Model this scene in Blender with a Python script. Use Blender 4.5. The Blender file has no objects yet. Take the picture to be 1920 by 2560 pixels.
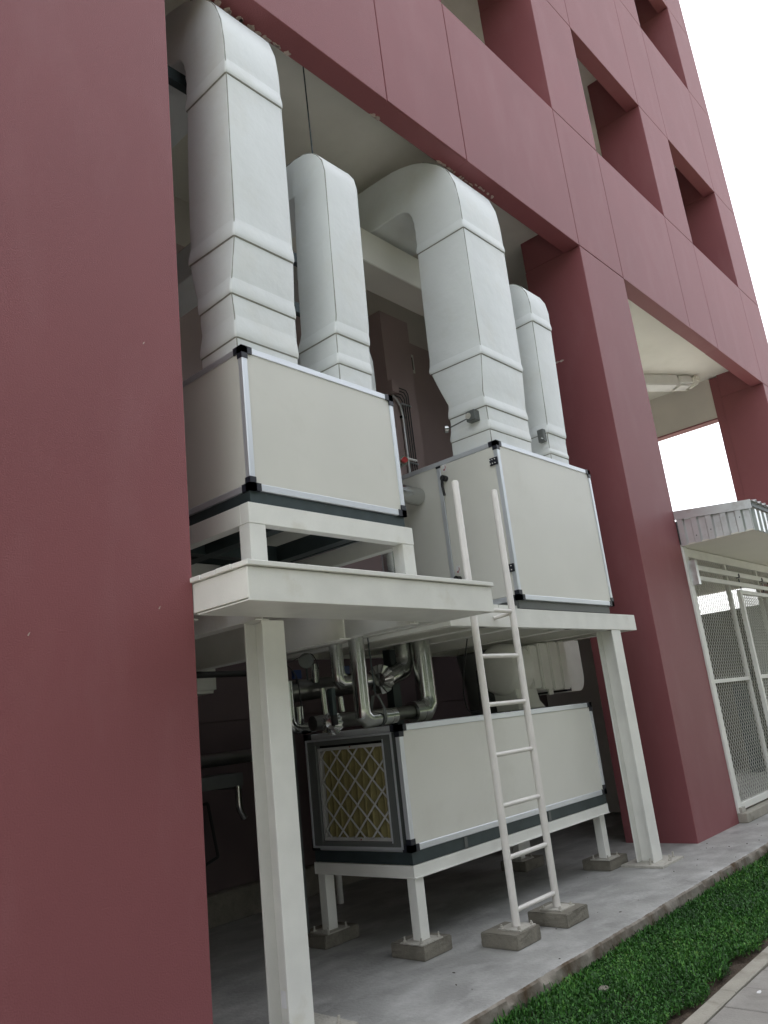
import bpy, bmesh, math, random
from mathutils import Vector, Matrix
import numpy as np
random.seed(7); rng = np.random.default_rng(7)
S = bpy.context.scene
C = S.collection
rad = math.radians

# ------------------------------------------------------------------ camera
cam_d = bpy.data.cameras.new('camera'); cam = bpy.data.objects.new('camera', cam_d); C.objects.link(cam)
RIGHT = (0.67099008, -0.73334606, -0.1094343)
DOWN = (0.12010059, 0.25313748, -0.95994649)
FWD = (0.7316749, 0.63097145, 0.25792803)
cam.matrix_world = Matrix(((RIGHT[0], -DOWN[0], -FWD[0], -2.4553),
                           (RIGHT[1], -DOWN[1], -FWD[1], -3.5244),
                           (RIGHT[2], -DOWN[2], -FWD[2], 1.5),
                           (0, 0, 0, 1)))
cam_d.sensor_fit = 'HORIZONTAL'; cam_d.sensor_width = 36; cam_d.lens = 36 * 1971.14 / 1920
cam_d.clip_start = 0.05; cam_d.clip_end = 2000
S.camera = cam

# ------------------------------------------------------------------ sky and sun (bright hazy overcast, sun behind the building)
W = bpy.data.worlds.new('World'); S.world = W; W.use_nodes = True
nt = W.node_tree; nt.nodes.clear()
sky = nt.nodes.new('ShaderNodeTexSky'); sky.sky_type = 'NISHITA'; sky.sun_disc = False
SUN_EL, SUN_AZ = rad(58), rad(12)          # azimuth measured from +Y towards +X
sky.sun_elevation = SUN_EL; sky.sun_rotation = SUN_AZ
sky.air_density = 1.0; sky.dust_density = 5.0; sky.ozone_density = 1.0
hs = nt.nodes.new('ShaderNodeHueSaturation'); hs.inputs['Saturation'].default_value = 0.22
bg = nt.nodes.new('ShaderNodeBackground'); bg.inputs['Strength'].default_value = 0.13
wo = nt.nodes.new('ShaderNodeOutputWorld')
nt.links.new(sky.outputs[0], hs.inputs['Color']); nt.links.new(hs.outputs[0], bg.inputs['Color']); nt.links.new(bg.outputs[0], wo.inputs['Surface'])
sun_d = bpy.data.lights.new('sun', 'SUN'); sun_d.energy = 1.2; sun_d.angle = rad(12); sun_d.color = (1, .96, .9)
sun = bpy.data.objects.new('sun', sun_d); C.objects.link(sun)
sd = Vector((math.sin(SUN_AZ) * math.cos(SUN_EL), math.cos(SUN_AZ) * math.cos(SUN_EL), math.sin(SUN_EL)))
sun.rotation_euler = (-sd).to_track_quat('-Z', 'Y').to_euler()
S.view_settings.view_transform = 'Standard'; S.view_settings.look = 'None'
S.view_settings.gamma = 1; S.view_settings.use_curve_mapping = False
S.view_settings.exposure = 2.25
S.render.engine = 'CYCLES'
S.cycles.max_bounces = 8; S.cycles.diffuse_bounces = 5

# ------------------------------------------------------------------ materials
def mat(name, col, rough=.6, metal=0., var=.08, scale=3., bump=.0, bscale=60., spec=.5, stain=None, stain_scale=2., stain_lo=.55, stain_hi=.75, fine=.0, stretch=None):
    m = bpy.data.materials.new(name); m.use_nodes = True
    n = m.node_tree.nodes; l = m.node_tree.links; n.clear()
    out = n.new('ShaderNodeOutputMaterial'); b = n.new('ShaderNodeBsdfPrincipled'); l.new(b.outputs[0], out.inputs[0])
    b.inputs['Roughness'].default_value = rough; b.inputs['Metallic'].default_value = metal
    b.inputs['Specular IOR Level'].default_value = spec
    g = n.new('ShaderNodeNewGeometry')
    vec = g.outputs['Position']
    if stretch:
        mp = n.new('ShaderNodeMapping'); mp.inputs['Scale'].default_value = stretch; l.new(vec, mp.inputs[0]); svec = mp.outputs[0]
    else: svec = vec
    nz = n.new('ShaderNodeTexNoise'); nz.inputs['Scale'].default_value = scale; nz.inputs['Detail'].default_value = 6; l.new(vec, nz.inputs['Vector'])
    mr = n.new('ShaderNodeMapRange'); mr.inputs['From Min'].default_value = .3; mr.inputs['From Max'].default_value = .7
    mr.inputs['To Min'].default_value = 1 - var; mr.inputs['To Max'].default_value = 1 + var; l.new(nz.outputs[0], mr.inputs[0])
    mx = n.new('ShaderNodeVectorMath'); mx.operation = 'SCALE'; mx.inputs[0].default_value = col[:3]; l.new(mr.outputs[0], mx.inputs['Scale'])
    cur = mx.outputs[0]
    if fine:
        f = n.new('ShaderNodeTexNoise'); f.inputs['Scale'].default_value = 220; f.inputs['Detail'].default_value = 2; l.new(vec, f.inputs['Vector'])
        fr = n.new('ShaderNodeMapRange'); fr.inputs['From Min'].default_value = .3; fr.inputs['From Max'].default_value = .7
        fr.inputs['To Min'].default_value = 1 - fine; fr.inputs['To Max'].default_value = 1 + fine; l.new(f.outputs[0], fr.inputs[0])
        fm = n.new('ShaderNodeVectorMath'); fm.operation = 'SCALE'; l.new(cur, fm.inputs[0]); l.new(fr.outputs[0], fm.inputs['Scale']); cur = fm.outputs[0]
    if stain:
        s = n.new('ShaderNodeTexNoise'); s.inputs['Scale'].default_value = stain_scale; s.inputs['Detail'].default_value = 8; s.inputs['Roughness'].default_value = .62; l.new(svec, s.inputs['Vector'])
        sr = n.new('ShaderNodeMapRange'); sr.inputs['From Min'].default_value = stain_lo; sr.inputs['From Max'].default_value = stain_hi; l.new(s.outputs[0], sr.inputs[0])
        mixn = n.new('ShaderNodeMix'); mixn.data_type = 'RGBA'; l.new(sr.outputs[0], mixn.inputs[0]); l.new(cur, mixn.inputs[6]); mixn.inputs[7].default_value = (*stain[:3], 1)
        cur = mixn.outputs[2]
    l.new(cur, b.inputs['Base Color'])
    if bump:
        bn = n.new('ShaderNodeTexNoise'); bn.inputs['Scale'].default_value = bscale; bn.inputs['Detail'].default_value = 4; l.new(vec, bn.inputs['Vector'])
        bu = n.new('ShaderNodeBump'); bu.inputs['Strength'].default_value = bump; bu.inputs['Distance'].default_value = .01; l.new(bn.outputs[0], bu.inputs['Height']); l.new(bu.outputs[0], b.inputs['Normal'])
    return m
M = {}
M['mauve'] = mat('mauve_wall_paint', (.24, .073, .081), .58, spec=.5, var=.045, scale=.9, bump=.28, bscale=130, stain=(.29, .115, .125), stain_scale=1.9, stain_lo=.5, stain_hi=.95, fine=.05, stretch=(1, 1, .35))
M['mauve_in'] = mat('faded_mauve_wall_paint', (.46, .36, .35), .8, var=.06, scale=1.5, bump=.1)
M['mauve_shaded'] = mat('shade_darkened_wall_paint', (.125, .092, .094), .8, var=.15, scale=1.5, bump=.1)  # lower wall colour darkened to stand in for shade under the platforms
M['ceiling'] = mat('cream_ceiling_paint', (.80, .785, .70), .8, var=.05, scale=.8, stain=(.66, .64, .56), stain_scale=.7, stain_lo=.5, stain_hi=.8)
M['cream_wall'] = mat('cream_wall_paint', (.66, .62, .57), .8, var=.06, scale=1.)
M['white_steel'] = mat('cream_white_steel_paint', (.78, .78, .735), .42, var=.05, scale=5, bump=.06, bscale=25, stain=(.58, .55, .45), stain_scale=3.2, stain_lo=.6, stain_hi=.9, fine=.02)
M['ladder'] = mat('chipped_white_steel_paint', (.74, .71, .67), .4, var=.05, scale=8, bump=.1, bscale=40, stain=(.12, .09, .08), stain_scale=14, stain_lo=.70, stain_hi=.73)
M['panel'] = mat('beige_grey_panel', (.69, .685, .63), .38, var=.035, scale=1.4, bump=.03, bscale=3., stain=(.60, .59, .53), stain_scale=1.6, stain_lo=.58, stain_hi=.9)
M['alu'] = mat('aluminium_profile', (.74, .77, .81), .42, .65, var=.03)
M['cap'] = mat('dark_blue_plastic', (.016, .018, .027), .4, var=.1)
M['dark_steel'] = mat('dark_galvanised_steel', (.05, .068, .072), .45, .4, var=.15, scale=8)
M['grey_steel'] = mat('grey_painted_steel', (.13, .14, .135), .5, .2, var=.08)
M['duct'] = mat('painted_duct_skin', (.75, .78, .775), .45, var=.035, scale=2.2, bump=.6, bscale=7, stain=(.68, .68, .63), stain_scale=1.4, stain_lo=.5, stain_hi=.85)
M['duct_seam'] = mat('grey_duct_sealant', (.27, .27, .24), .6, var=.2, scale=20)
M['clad'] = mat('shiny_aluminium_cladding', (.56, .57, .56), .2, 1., var=.06, scale=7, bump=.12, bscale=14)
M['clad_dark'] = mat('tarnished_aluminium_cladding', (.24, .24, .23), .35, 1., var=.12, scale=6)
M['black'] = mat('black_rubber', (.012, .012, .012), .5)
M['concrete'] = mat('worn_grey_concrete', (.305, .303, .288), .62, var=.2, scale=2.6, bump=.5, bscale=38, stain=(.46, .455, .44), stain_scale=3.4, stain_lo=.47, stain_hi=.72, fine=.1, stretch=(.7, 1.2, 1))
M['concrete_side'] = mat('mossy_concrete_edge', (.26, .235, .20), .9, var=.2, scale=6, bump=.6, bscale=25, stain=(.085, .055, .03), stain_scale=4.5, stain_lo=.42, stain_hi=.66, stretch=(1, 1, .9), fine=.1)
M['block'] = mat('rough_concrete_block', (.2, .185, .15), .9, var=.16, scale=9, bump=.6, bscale=50, stain=(.12, .11, .09), stain_scale=8, fine=.15)
M['grout'] = mat('splashed_cream_plate', (.46, .44, .39), .8, var=.15, scale=20, bump=.8, bscale=60, stain=(.25, .23, .19), stain_scale=20)
M['soil'] = mat('dark_soil', (.06, .042, .028), .95, var=.35, scale=22, bump=1., bscale=60, stain=(.11, .085, .06), stain_scale=12)
M['kerb'] = mat('light_concrete_kerb', (.34, .32, .27), .85, var=.12, scale=7, bump=.4, bscale=50, stain=(.2, .18, .14), stain_scale=6, fine=.08)
M['paver'] = mat('grey_concrete_paver', (.29, .275, .25), .85, var=.12, scale=5, bump=.4, bscale=70, stain=(.20, .19, .17), stain_scale=4, fine=.08)
M['ground'] = mat('far_ground', (.07, .09, .04), .95, var=.3, scale=.6)
M['pleat'] = mat('yellow_filter_media', (.23, .2, .085), .9, var=.12, scale=14)
M['card'] = mat('white_filter_card', (.48, .48, .47), .7, var=.04)
M['red'] = mat('red_enamel', (.35, .02, .02), .4)
M['dullred'] = mat('dull_red_paint', (.2, .035, .03), .5)
M['blue'] = mat('dark_blue_enamel', (.01, .03, .12), .4)
M['white'] = mat('white_sticker', (.75, .75, .75), .5)
M['gi'] = mat('zinc_corrugated_sheet', (.72, .74, .74), .34, .8, var=.07, scale=5, stain=(.45, .43, .4), stain_scale=3)
M['wire'] = mat('galvanised_mesh_wire', (.62, .63, .58), .5, .2)
M['plaster'] = mat('torn_pale_plaster', (.50, .40, .36), .9, var=.15, scale=30, bump=.8)
M['wall_far'] = mat('grey_green_cage_wall', (.17, .17, .135), .85, var=.1, scale=2)

M['crown'] = mat('tree_leaves', (.035, .065, .02), .6, var=.4, scale=1.5)
def leafmat():
    m = bpy.data.materials.new('grass_leaf'); m.use_nodes = True
    n = m.node_tree.nodes; l = m.node_tree.links; b = n['Principled BSDF']
    at = n.new('ShaderNodeAttribute'); at.attribute_name = 'tone'
    cr = n.new('ShaderNodeValToRGB'); e = cr.color_ramp.elements
    e[0].position = 0; e[0].color = (.016, .055, .010, 1); e[1].position = 1; e[1].color = (.15, .32, .055, 1)
    k = cr.color_ramp.elements.new(.55); k.color = (.045, .165, .022, 1)
    k = cr.color_ramp.elements.new(.93); k.color = (.12, .27, .045, 1)
    e[-1].color = (.32, .30, .12, 1)
    l.new(at.outputs['Fac'], cr.inputs[0]); l.new(cr.outputs[0], b.inputs['Base Color'])
    b.inputs['Roughness'].default_value = .55; b.inputs['Specular IOR Level'].default_value = .35
    return m
M['leaf'] = leafmat()

# ------------------------------------------------------------------ mesh helpers
class MB:
    def __init__(s): s.v = []; s.f = []; s.m = []
    def add(s, vs, fs, mi=0):
        o = len(s.v); s.v += [tuple(v) for v in vs]; s.f += [tuple(i + o for i in f) for f in fs]; s.m += [mi] * len(fs); return s
    def box(s, x0, x1, y0, y1, z0, z1, mi=0):
        vs = [(x0, y0, z0), (x1, y0, z0), (x1, y1, z0), (x0, y1, z0), (x0, y0, z1), (x1, y0, z1), (x1, y1, z1), (x0, y1, z1)]
        return s.add(vs, [(0, 3, 2, 1), (4, 5, 6, 7), (0, 1, 5, 4), (1, 2, 6, 5), (2, 3, 7, 6), (3, 0, 4, 7)], mi)
    def bar(s, a, b, w, h=None, mi=0, up=(0, 0, 1)):
        a = Vector(a); b = Vector(b); d = (b - a).normalized(); h = h or w
        u = Vector(up)
        if abs(d.dot(u)) > .98: u = Vector((0, 1, 0))
        sx = d.cross(u).normalized(); sy = sx.cross(d).normalized()
        vs = [p + sx * (i * w / 2) + sy * (j * h / 2) for p in (a, b) for i, j in ((-1, -1), (1, -1), (1, 1), (-1, 1))]
        return s.add(vs, [(0, 1, 2, 3), (7, 6, 5, 4), (0, 4, 5, 1), (1, 5, 6, 2), (2, 6, 7, 3), (3, 7, 4, 0)], mi)
    def tube(s, pts, r, n=20, cap=True, mi=0, radii=None):
        pts = [Vector(p) for p in pts]; L = len(pts)
        T = []
        for i in range(L):
            a = (pts[i] - pts[i - 1]).normalized() if i else (pts[1] - pts[0]).normalized()
            b = (pts[i + 1] - pts[i]).normalized() if i < L - 1 else a
            T.append((a, b))
        d = T[0][0]; u = Vector((0, 0, 1)) if abs(d.z) < .9 else Vector((0, 1, 0))
        x = d.cross(u).normalized(); y = x.cross(d).normalized()
        vs = []
        ring = [pts[0] + x * math.cos(t) * (radii[0] if radii else r) + y * math.sin(t) * (radii[0] if radii else r) for t in [2 * math.pi * k / n for k in range(n)]]
        vs += ring
        for i in range(1, L):
            a, b = T[i]; nn = (a + b).normalized()
            if radii and radii[i] != radii[i - 1]:
                q = radii[i] / radii[i - 1]; ring = [pts[i - 1] + (p - pts[i - 1]) * q for p in ring]
            ring = [p + a * ((pts[i] - p).dot(nn) / a.dot(nn)) for p in ring]
            vs += ring
        fs = []
        for i in range(L - 1):
            for k in range(n): fs.append((i * n + k, i * n + (k + 1) % n, (i + 1) * n + (k + 1) % n, (i + 1) * n + k))
        if cap: fs.append(tuple(range(n - 1, -1, -1))); fs.append(tuple((L - 1) * n + k for k in range(n)))
        return s.add(vs, fs, mi)
    def prism(s, poly, axis, a, b, mi=0):
        n = len(poly)
        def P(p, t): return {'x': (t, p[0], p[1]), 'y': (p[0], t, p[1]), 'z': (p[0], p[1], t)}[axis]
        vs = [P(p, a) for p in poly] + [P(p, b) for p in poly]
        fs = [tuple(range(n)), tuple(range(2 * n - 1, n - 1, -1))] + [(i, i + n, (i + 1) % n + n, (i + 1) % n) for i in range(n)]
        return s.add(vs, fs, mi)
    def build(s, name, mats, parent=None, bevel=0., smooth=False, org=None, seg=1):
        if not isinstance(mats, (list, tuple)): mats = [mats]
        me = bpy.data.meshes.new(name); me.from_pydata(s.v, [], s.f)
        for m in mats: me.materials.append(M[m] if isinstance(m, str) else m)
        me.polygons.foreach_set('material_index', s.m)
        bm = bmesh.new(); bm.from_mesh(me); bmesh.ops.recalc_face_normals(bm, faces=bm.faces)
        if bevel:
            ed = [e for e in bm.edges if len(e.link_faces) == 2 and e.calc_face_angle(0) > .6]
            bmesh.ops.bevel(bm, geom=ed, offset=bevel, segments=seg, affect='EDGES', clamp_overlap=True)
        if smooth:
            for f in bm.faces: f.smooth = True
            for e in bm.edges:
                if len(e.link_faces) == 2 and e.calc_face_angle(0) > rad(38): e.smooth = False
        o = bpy.data.objects.new(name, me)
        base = Vector(org) if org else Vector((0, 0, 0))
        if not org and parent is None and len(bm.verts):
            xs = [v.co for v in bm.verts]
            base = Vector(((min(c.x for c in xs) + max(c.x for c in xs)) / 2, (min(c.y for c in xs) + max(c.y for c in xs)) / 2, min(c.z for c in xs)))
        elif parent is not None: base = parent_base(parent)
        bmesh.ops.translate(bm, verts=bm.verts, vec=-base)
        bm.to_mesh(me); bm.free(); me.update()
        o.location = (0, 0, 0) if parent is not None else base
        o['_b'] = tuple(base)
        C.objects.link(o)
        if parent is not None: o.parent = parent
        return o
def parent_base(p): return Vector(p['_b'])
def tag(o, label=None, cat=None, group=None, kind=None):
    if label: o['label'] = label
    if cat: o['category'] = cat
    if group: o['group'] = group
    if kind: o['kind'] = kind
    return o
def thing(name, loc, label, cat, group=None):
    o = bpy.data.objects.new(name, None); C.objects.link(o); o.location = loc; o['_b'] = tuple(loc); o.empty_display_size = .1
    return tag(o, label, cat, group)
def B(name, m, parent, *bx, bevel=0., **k):
    return MB().box(*bx).build(name, m, parent, bevel=bevel, **k)
def dup(o, parent, dx=(0, 0, 0)):          # another piece like o, sharing its mesh, moved by dx
    c = o.copy(); C.objects.link(c); c.parent = parent; c.location = Vector(o.location) + Vector(dx)
    for ch in list(o.children):
        d = ch.copy(); C.objects.link(d); d.parent = c
    return c

# ------------------------------------------------------------------ facade numbers
w, s = 2.3222, 1.2101
Z1, Z2, Z3, Z4, Z5, Z6, Z7 = 6.889, 8.9145, 11.095, 13.60, 15.8, 18.3, 19.4
xi, xh, xa, xb, xd, xe, xc, xg = w, w + s, 2*w + s, 2*w + 2*s, 3*w + 2*s, 3*w + 3*s, 4*w + 3*s, 4*w + 4*s
PD = .785      # pier depth
CZ = 7.32      # ceiling of the plant bays
YB = 2.75      # back wall

# ------------------------------------------------------------------ setting: ground, slab, soil, kerb, paving
g = MB(); g.add([(-600, -600, -.25), (600, -600, -.25), (600, 600, -.25), (-600, 600, -.25)], [(0, 1, 2, 3)])
tag(g.build('ground', 'ground'), kind='structure')
# plinth slab with an uneven front arris
sl = MB()
edge = list(np.arange(-3, .5, .25)) + list(np.arange(.5, 7.5, .014)) + list(np.arange(7.5, 24.01, .2)); N = len(edge) - 1
jit = np.convolve(rng.normal(0, 1, N + 9), np.ones(5) / 2.2, 'same')[4:N + 5]; big = np.convolve(rng.normal(0, 1, N + 61), np.ones(40) / 6.3, 'same')[30:N + 31]
chips = np.zeros(N + 1)
for q in rng.integers(14, N - 90, 13):
    L_ = int(rng.integers(3, 16)); chips[q:q + L_] = np.maximum(chips[q:q + L_], np.sin(np.linspace(.3, 2.9, L_)) * rng.uniform(.006, .022))
vs = []; fs = []
NR = 8
for i, x in enumerate(edge):
    j = jit[i] * .0008 + big[i] * .003; c_ = chips[i]
    vs += [(x, 9., 0), (x, -.50, 0), (x, -.60 + c_ * .4, -.001 - abs(jit[i]) * .0012), (x, -.626 + j + c_, -.005 - c_ * .5 - abs(jit[(i * 3) % N]) * .002), (x, -.638 + j + c_ * .8, -.018 - c_),
           (x, -.641 + j, -.05), (x, -.641 + j, -.085), (x, -.642 + j, -.3)]
for i in range(N):
    for q in range(NR - 1):
        a = i * NR + q; fs.append((a, a + 1, a + NR + 1, a + NR))
sl.add(vs, fs)
for k in range(len(sl.f)): sl.m[k] = 1 if k % (NR - 1) >= 3 else 0
slab = sl.build('concrete_floor', ['concrete', 'concrete_side'], smooth=True); tag(slab, kind='structure')
# low kerb under the cage is part of the cage; soil and kerb and paving
so = MB(); nx, ny = 200, 14
vs = []
for i in range(nx + 1):
    x = -2 + 20 * i / nx
    for j in range(ny + 1):
        y = -.60 - (1.475 - .60) * j / ny
        vs.append((x, y, -.125 + .012 * rng.normal() * (0 if j in (0, ny) else 1) - (.012 if j >= ny - 1 else 0)))
fs = [(i * (ny + 1) + j, i * (ny + 1) + j + 1, (i + 1) * (ny + 1) + j + 1, (i + 1) * (ny + 1) + j) for i in range(nx) for j in range(ny)]
so.add(vs, fs); tag(so.build('soil', 'soil', smooth=True), kind='structure')
kerb = thing('kerb', (0, -1.5, -.2), None, None); tag(kerb, kind='structure')
k0 = None
x = -2.2
while x < 17:
    L = .9; o = B('kerb_stone', 'kerb', kerb, x, x + L - .006, -1.555, -1.462, -.22, -.112 + rng.normal() * .0015, bevel=.006); x += L
pav = thing('pavement', (0, -2, -.2), None, None); tag(pav, kind='structure')
B('sand_bed', 'soil', pav, -2.3, 17, -3.4, -1.557, -.24, -.145)
ro = MB().box(-30, 40, -9.5, -3.42, -.3, -.13).build('path', 'paver'); tag(ro, kind='structure')  # unseen pale sheet beyond the pavers, added to bounce light upward
for xx, yy, r_ in ((2.9, -1.72, .03), (2.35, -1.66, .022), (3.05, -1.64, .012)):
    m = MB(); n = 9; m.prism([(xx + r_ * 1.6 * math.cos(2 * math.pi * k / n) * random.uniform(.5, 1), yy + r_ * math.sin(2 * math.pi * k / n) * random.uniform(.4, 1)) for k in range(n)], 'z', -.124, -.1175); m.build('paint_splash', 'white', pav)
x = .155 - 2.5
i = 0
while x < 16:
    for j, (ya, yb) in enumerate(((-2.16, -1.562), (-2.765, -2.166), (-3.37, -2.77))):
        dz = rng.normal() * .0018
        o = B('paving_slab', 'paver', pav, x + .004, x + .313, ya, yb, -.19, -.122 + dz, bevel=.004)
    x += .3165; i += 1

# grass: broad short leaves
def grass(xr, dens, name):
    A = (xr[1] - xr[0]) * .80; n = int(A * dens)
    px = rng.uniform(xr[0], xr[1], n); py = rng.uniform(-1.455, -.64, n)
    # ragged outer edge with bare soil showing
    edge = -1.405 + .03 * np.sin(px * 5.1) + .025 * np.sin(px * 13.7 + 1) + rng.normal(0, .012, n)
    bare = (np.sin(px * 3.1 + py * 4) + np.sin(px * 7.7 - py * 9 + 2)) > 1.78
    keep = (py > edge) & ~(bare & (rng.uniform(0, 1, n) < .6)); px, py = px[keep], py[keep]; n = len(px)
    near = (py > -.70)
    ang = rng.uniform(0, 2 * np.pi, n); ln = (1 + near * rng.uniform(0, .9, n)) * rng.uniform(.016, .042, n) * (.8 + .4 * (np.sin(px * 4 + py * 7) * .5 + .5)); wd = rng.uniform(.005, .012, n)
    lean = rng.uniform(.2, 1.35, n); z0 = -.125 + rng.uniform(0, .03, n)
    zmid = z0 + np.cos(lean) * ln * .6 + .004; zt = z0 + np.cos(lean) * ln * .9
    d = np.stack([np.cos(ang), np.sin(ang)], 1); p = np.stack([-d[:, 1], d[:, 0]], 1)
    base = np.stack([px, py], 1); mid = base + d * (np.sin(lean) * ln * .5)[:, None]; tip = base + d * (np.sin(lean) * ln)[:, None]
    V = np.zeros((n, 4, 3)); V[:, 0, :2] = base; V[:, 0, 2] = z0
    V[:, 1, :2] = mid + p * wd[:, None] * .5; V[:, 1, 2] = zmid; V[:, 2, :2] = tip; V[:, 2, 2] = zt; V[:, 3, :2] = mid - p * wd[:, None] * .5; V[:, 3, 2] = zmid
    me = bpy.data.meshes.new(name); me.vertices.add(n * 4); me.vertices.foreach_set('co', V.ravel())
    me.loops.add(n * 4); me.loops.foreach_set('vertex_index', np.arange(n * 4, dtype=np.int32))
    me.polygons.add(n); me.polygons.foreach_set('loop_start', np.arange(0, n * 4, 4, dtype=np.int32)); me.polygons.foreach_set('loop_total', np.full(n, 4, dtype=np.int32))
    me.materials.append(M['leaf']); me.update(calc_edges=True)
    t = np.clip(rng.beta(1.1, 1.6, n) * .88 + .2 * (np.sin(px * 2.3 + py * 5) * .5 + np.sin(px * 9 - py * 13) * .3), 0, 1)
    a = me.attributes.new('tone', 'FLOAT', 'FACE'); a.data.foreach_set('value', t.astype(np.float32))
    return me
import itertools
parts = [grass((.6, 4.6), 26000, 'g1'), grass((4.6, 8.5), 16000, 'g2'), grass((8.5, 15), 5000, 'g3')]
bm = bmesh.new()
for me in parts: bm.from_mesh(me)
me = bpy.data.meshes.new('grass'); bm.to_mesh(me); bm.free(); me.materials.append(M['leaf'])
for q in parts: bpy.data.meshes.remove(q)
go = bpy.data.objects.new('grass', me); C.objects.link(go)
tag(go, 'short green broad-leaved lawn strip between the concrete slab and the paved path', 'grass', kind='stuff')

# ------------------------------------------------------------------ the building
bld = thing('building', (3, 1, 0), 'mauve painted concrete building with square deep openings and two open plant bays', 'building')
J = .006
def panel(x0, x1, z0, z1, d, name='facade_panel', jl=J, jr=J, jb=J, jt=J):
    return MB().box(x0 + jl, x1 - jr, 0, d, z0 + jb, z1 - jt).build(name, 'mauve', bld, bevel=.004)
# columns (below the first beam) and piers
cols = [(-s, 0), (xa, xb), (xc, xg)]
for a, b in cols: panel(a, b, -.02, Z1, PD, 'column', 0, 0, 0, J)
# recessed joint cores behind the joints, so that no light comes through
for a, b in cols: B('joint_core', 'mauve', bld, a + .012, b - .012, .013, PD - .013, Z1 - .02, Z7)
for a, b in ((xi, xh), (xd, xe)): B('joint_core', 'mauve', bld, a + .012, b - .012, .013, PD - .013, Z2 - .02, Z7)
grid = [-s, 0, xi, xh, xa, xb, xd, xe, xc, xg]
for (za, zb) in ((Z1, Z2), (Z3, Z4), (Z5, Z6)):
    B('beam_core', 'mauve', bld, -s + .012, xg - .012, .013, .207, za + .0015, zb - .02)
    for x0, x1 in zip(grid[:-1], grid[1:]):
        pier = (x0, x1) in [(-s, 0), (xi, xh), (xa, xb), (xd, xe), (xc, xg)]
        deep = pier and not (za == Z1 and (x0, x1) in [(xi, xh), (xd, xe)])
        panel(x0, x1, za, zb, PD if deep else .22, jl=0 if x0 == -s else J, jr=0 if x1 == xg else J, jb=0 if (za == Z1 and not pier) or not pier else J)
for (za, zb) in ((Z2, Z3), (Z4, Z5)):
    for x0, x1 in ((-s, 0), (xi, xh), (xa, xb), (xd, xe), (xc, xg)):
        panel(x0, x1, za, zb, PD, jl=0, jr=0)
panel(-s, xg, Z6, Z7, .22, 'parapet')
# transverse beams over the columns
for a, b in cols[1:]: B('transverse_beam', 'mauve', bld, a + .02, a + .3, .225, PD, Z1 + .03, CZ + .1)
# inner pilaster behind the far column
B('pilaster', 'mauve', bld, xc + .01, xg - .2, PD + .002, .94, 0, CZ)
# slabs / ceilings
B('ceiling', 'ceiling', bld, -s, 8.0, .225, YB + .1, CZ, Z2 - .25)
B('ceiling', 'ceiling', bld, 8.003, xg - .05, .225, 9, CZ + .03, Z2 - .25)
for za, zb in ((Z3 + .96, Z4 - .2), (Z5 + .95, Z6 - .2)):
    B('ceiling', 'ceiling', bld, -s, xg - .05, .225, 3.4, za, zb)
for za, zb in ((Z2 - .22, Z3 + .94), (Z4 - .17, Z5 + .93)):
    B('back_wall', 'cream_wall', bld, -s, xg - .05, 2.2, 2.35, za, zb)
    for a, b in ((-s, 0), (xi, xh), (xa, xb), (xd, xe), (xc, xg)):
        B('transverse_beam', 'mauve', bld, a + .02, a + .3, .225, PD, za + 2.2 + .03, zb - .003)
B('roof', 'ceiling', bld, -s, xg - .02, .23, 9, Z6 - .1, Z6 + .3)
# plant bay walls: shade-darkened lower part, faded mauve above, cream upper band
B('back_wall', 'mauve_shaded', bld, -s - .5, 8.2, YB, YB + .2, 0, 1.68)
B('back_wall', 'mauve_shaded', bld, -s - .5, 8.2, YB, YB + .2, 1.69, 2.35)
B('joint_core', 'mauve_shaded', bld, -s - .5, 8.2, YB + .012, YB + .19, 1.681, 1.689)
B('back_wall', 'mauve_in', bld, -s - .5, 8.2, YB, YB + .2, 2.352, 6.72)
B('back_wall', 'cream_wall', bld, -s - .5, 8.2, YB + .004, YB + .2, 6.723, CZ)
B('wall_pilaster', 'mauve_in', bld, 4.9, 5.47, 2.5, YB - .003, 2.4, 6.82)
B('floor_curb', 'block', bld, -1.7, 7.9, YB - .12, YB - .003, 0, .25, bevel=.01)
B('end_wall', 'cream_wall', bld, -s - .5, -s - .3, PD, YB, 0, CZ)
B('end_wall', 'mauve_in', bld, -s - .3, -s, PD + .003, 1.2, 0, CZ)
B('partition_wall', 'cream_wall', bld, 8.0, 8.15, .95, YB - .003, 0, CZ)
B('partition_wall', 'cream_wall', bld, 6.6, 8.15, PD + .004, .945, 0, CZ)
# second bay: end wall with a tall opening, far wall
B('end_wall', 'wall_far', bld, xc + .05, xc + .25, .945, 9, 0, 2.845)
B('end_wall', 'cream_wall', bld, xc + .05, xc + .25, .945, 9, 6.53, CZ + .03)
B('end_wall', 'mauve', bld, xc + .05, xc + .25, 5.2, 9, 2.848, 6.527)
B('lintel_edge', 'mauve', bld, xc + .04, xc + .26, .945, 5.2, 6.50, 6.527)
B('far_wall', 'wall_far', bld, 8.2, xc + .05, 8.2, 8.4, 0, CZ + .03)
B('partition_wall', 'cream_wall', bld, 8.0, 8.15, YB + .21, 8.2, 0, CZ + .03)
B('rear_wall', 'cream_wall', bld, -s - .5, xg - .05, 9.0, 9.2, 0, Z7)
B('side_wall', 'mauve', bld, xg - .2, xg - .002, PD + .003, 9.0, Z1 + .5, Z7)
B('side_wall', 'mauve', bld, -s - .5, -s - .32, PD, 9.0, CZ, Z7)
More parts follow.
